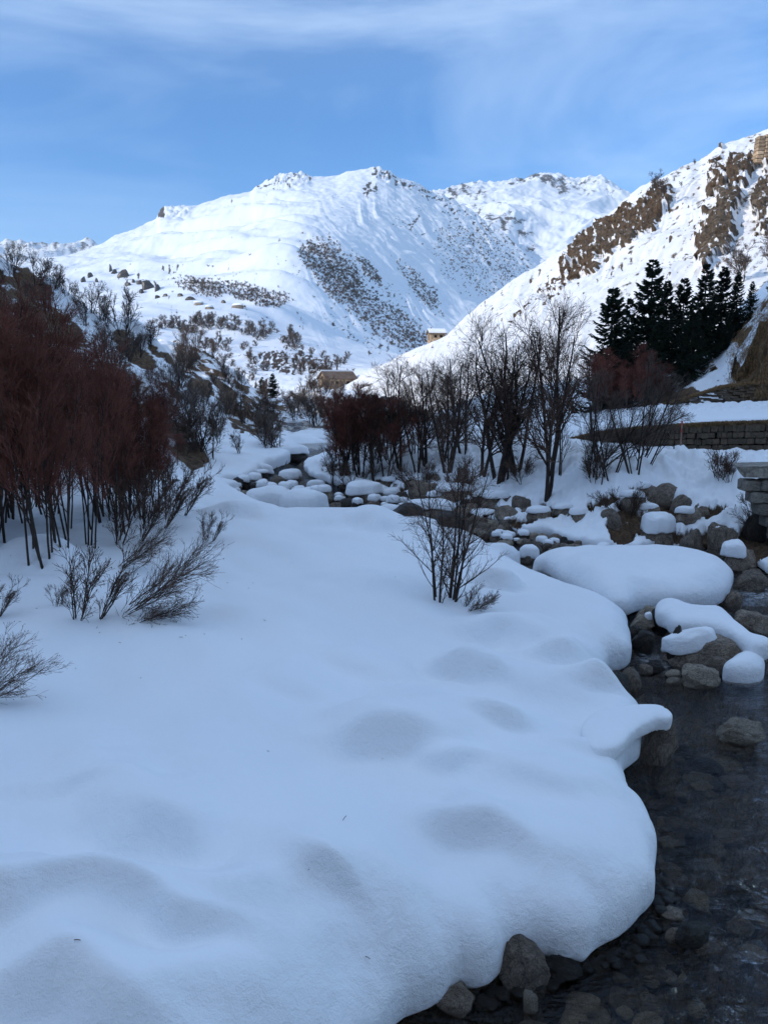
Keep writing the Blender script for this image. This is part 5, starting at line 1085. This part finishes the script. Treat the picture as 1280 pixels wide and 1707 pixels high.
# --- bushes on the left slope, the spur and the mountain's foot
MB_ = [make_tree('hill_bush', woody(140+i, H=2.0, ns=5, r0=.03, spread=34, b1=8, b2=5, b3=3, l1=.42, l2=.22, l3=.11, a1=34, up=.05, wob=.12, t0=.1, minr=.009), ['twig_brown', 'twig_grey', 'twig_grey'][i]) for i in range(3)]
for i, (px, py, hpx, lb) in enumerate([(420, 760, 0, ''), ]): pass
for px, py, ty, s, lb in [(352, 765, 672, 1.6, 'large spreading bush overhanging the snow on the left shore upstream'), (320, 592, 545, 1.3, 'round bare bush on the rim of the left spur'), (208, 560, 480, .9, 'thin bare tree rising from the crest of the left slope'), (60, 475, 420, 1.3, 'twiggy tree on the crest of the left slope at the skyline'), (88, 480, 440, 1.4, 'low dense bush beside the skyline tree of the left slope'), (20, 455, 405, 1.2, 'bush at the highest visible point of the left slope'), (465, 745, 690, 1.5, 'grey bush on the left shore at the stream head'), (440, 735, 680, 1.4, 'grey brown bush on the spur above the stream head'), (400, 755, 720, 1.3, 'small bush at the edge of the snow apron upstream'), (150, 520, 470, 1.3, 'bush on the crest between the thin tree and the skyline tree')]:
    q = hit(px, py)
    if q is None or q.y > 200: q = hit(px, py+10)
    H = (py-ty)*q.y/FPX; put(MB_[int(rg.integers(0, 3))], q, H/2*s*.8, px*1., lb, 'bush', None, sz=H/2)
def scatter(n, region, hpx, lb, gp, protos, cat='bush', dens=None, ymin=0, ymax=1e9, hm=(.9, 2.2)):
    k = 0; t = 0
    while k < n and t < n*6:
        t += 1; px = rg.uniform(region[0], region[2]); py = rg.uniform(region[1], region[3])
        if dens is not None and rg.uniform() > dens(px, py): continue
        q = hit(px, py)
        if q is None or not (ymin < q.y < ymax): continue
        H = rg.uniform(*hm) if hpx is None else rg.uniform(*hpx)*q.y/FPX
        put(protos[int(rg.integers(0, len(protos)))], q, H/2*rg.uniform(.8, 1.2), rg.uniform(0, 6.28), lb, cat, gp, sz=H/2); k += 1
def el1(lst): return lambda x, y: float(ell(np.array([[x]]), np.array([[y]]), lst)[0, 0])
scatter(26, (-20, 440, 300, 780), None, 'leafless bush on the brown and white left slope behind the thicket', 'bushes on the left slope', MB_, dens=el1([(60, 480, 120, 60, 25, 1), (200, 600, 120, 60, 45, 1), (280, 680, 60, 80, 30, 1)]), ymin=20, ymax=75)
scatter(60, (280, 560, 520, 760), None, 'leafless bush on the rocky spur left of the stream', 'bushes on the left spur', MB_, dens=el1([(350, 640, 90, 80, 40, 1), (440, 700, 80, 50, 40, 1), (330, 700, 60, 60, 30, .8)]), ymin=34, ymax=130, hm=(1.0, 2.6))
FBU = [make_tree('far_bush', woody(150+i, H=2.0, ns=5, r0=.04, spread=36, b1=5, b2=4, b3=2, l1=.42, l2=.26, l3=.14, a1=34, up=.05, wob=.1, t0=.1, minr=.024), ['twig_grey', 'twig_grey'][i]) for i in range(2)]
scatter(170, (230, 525, 620, 640), (9, 17), 'bare bush on the snowy knoll at the foot of the mountain', 'bushes on the knoll', FBU, dens=el1([(310, 545, 70, 14, 5, 1), (360, 545, 60, 16, 5, 1), (450, 560, 60, 16, 15, 1), (370, 578, 60, 12, 0, .9), (500, 585, 50, 16, 30, .9), (520, 610, 50, 20, 10, .9), (580, 606, 60, 8, 0, .8), (400, 610, 60, 30, 0, .5)]), ymin=150)
scatter(34, (490, 640, 600, 760), None, 'bare bush at the head of the gully below the barn', 'bushes at the gully head', MB_, dens=el1([(520, 680, 40, 50, 0, 1), (560, 660, 40, 20, 0, .8)]), ymin=40, ymax=160, hm=(1.2, 3.0))
# bits of twig and catkin blown onto the snow beside the bushes
TL = []
for i in range(76):
    px = rg.normal(200, 130) if i < 68 else rg.uniform(0, 900); py = rg.normal(985, 50) if i < 68 else rg.uniform(950, 1600)
    if not (0 < px < 900 and 890 < py < 1650): continue
    q = hit(px, py)
    if q is None or q.y > 25: continue
    a_ = rg.uniform(0, 6.28); l_ = rg.uniform(.015, .07); d_ = np.array([math.cos(a_), math.sin(a_), rg.uniform(-.1, .3)])*l_
    b_ = np.array(q)+[0, 0, .004]; TL.append([b_, b_+d_*.5+[0, 0, .004], b_+d_])
TL = np.array(TL); tag(link('twig_litter', mesh('twig_litter', *tubes(TL, np.full(TL.shape[:2], .0032), 3), M['twig_brown'])), 'fine twig litter and fallen catkins specking the near snow', 'litter', kind='stuff')
# shrubs dotted over the mountain flank: too many and too small to count
V0, F0 = join([tubes(*grow(np.random.default_rng(9), np.array([[[0, 0, -.3], [0, 0, .25], [0, 0, .5]]], float), np.full((1, 3), .1), 12, 0, .7, 1.5, 50, 3, .1, .1, 1, rend=.5, minr=.12), 3)])
pts = []
dz = el1([(560, 455, 70, 36, 52, 1), (520, 430, 30, 20, 50, 1), (420, 490, 60, 16, 15, .9), (340, 478, 50, 16, 10, .9), (650, 540, 110, 30, 35, .6), (700, 480, 60, 14, 52, .8), (615, 450, 34, 10, 50, .9), (690, 560, 50, 12, 25, .9), (450, 500, 40, 14, 0, .7), (800, 430, 90, 60, 45, .35)])
t = 0
while len(pts) < 3400 and t < 26000:
    t += 1; px = rg.uniform(280, 900); py = rg.uniform(380, 590)
    if rg.uniform() > dz(px, py)*.95+.001: continue
    q = hit(px, py)
    if q is None or q.y < 350 or q.y > 1900: continue
    pts.append((q.x, q.y, q.z, rg.uniform(.7, 1.5)*(.8+q.y/2200), rg.uniform(0, 6.28)))
pts = np.array(pts); c, s = np.cos(pts[:, 4]), np.sin(pts[:, 4]); VV = V0[None]*pts[:, 3][:, None, None]
VV = np.stack([VV[..., 0]*c[:, None]-VV[..., 1]*s[:, None], VV[..., 0]*s[:, None]+VV[..., 1]*c[:, None], VV[..., 2]], -1)+pts[:, None, :3]
FF = (np.arange(len(pts))[:, None, None]*len(V0)+F0[None]).reshape(-1, 4)
tag(link('mountain_scrub', mesh('mountain_scrub', VV.reshape(-1, 3), FF, M['twig_grey'], smooth=False)), 'dark scrub dotted in diagonal bands over the snowy mountain flank', 'scrub', kind='stuff')
for o in list(S.objects):       # builder's own marks are not wanted in the scene; unused patterns go
    if '_used' in o:
        if o['_used'] == 0:
            for c_ in list(o.children): bpy.data.objects.remove(c_)
            bpy.data.objects.remove(o); continue
        del o['_used']

# ============================================================ air
def closed_box(name, lo, hi):
    x0, y0, z0 = lo; x1, y1, z1 = hi
    V = [(x0, y0, z0), (x1, y0, z0), (x1, y1, z0), (x0, y1, z0), (x0, y0, z1), (x1, y0, z1), (x1, y1, z1), (x0, y1, z1)]
    me = bpy.data.meshes.new(name); me.from_pydata(V, [], [(3, 2, 1, 0), (4, 5, 6, 7), (0, 1, 5, 4), (1, 2, 6, 5), (2, 3, 7, 6), (3, 0, 4, 7)]); return me
hm = bpy.data.materials.new('haze'); hm.use_nodes = True; t = hm.node_tree; t.nodes.clear()
pv = nd(t, 'ShaderNodeVolumePrincipled'); pv.inputs['Color'].default_value = (.80, .90, 1, 1); pv.inputs['Density'].default_value = .00009; pv.inputs['Anisotropy'].default_value = .2
mo = nd(t, 'ShaderNodeOutputMaterial'); t.links.new(pv.outputs[0], mo.inputs['Volume'])
lo = np.array([1e9]*3); hi = -lo
for o in S.objects:
    if o.type == 'MESH' and o.get('kind') == 'structure':
        for c_ in o.bound_box: w = np.array(o.matrix_world @ Vector(c_)); lo = np.minimum(lo, w); hi = np.maximum(hi, w)
hz_me = closed_box('haze', lo-np.array([20, 20, 1.5]), hi+np.array([20, 20, 15])); hz_me.materials.append(hm)
tag(link('haze', hz_me), 'thin pale winter haze between the camera and the far mountains', 'haze', kind='stuff')
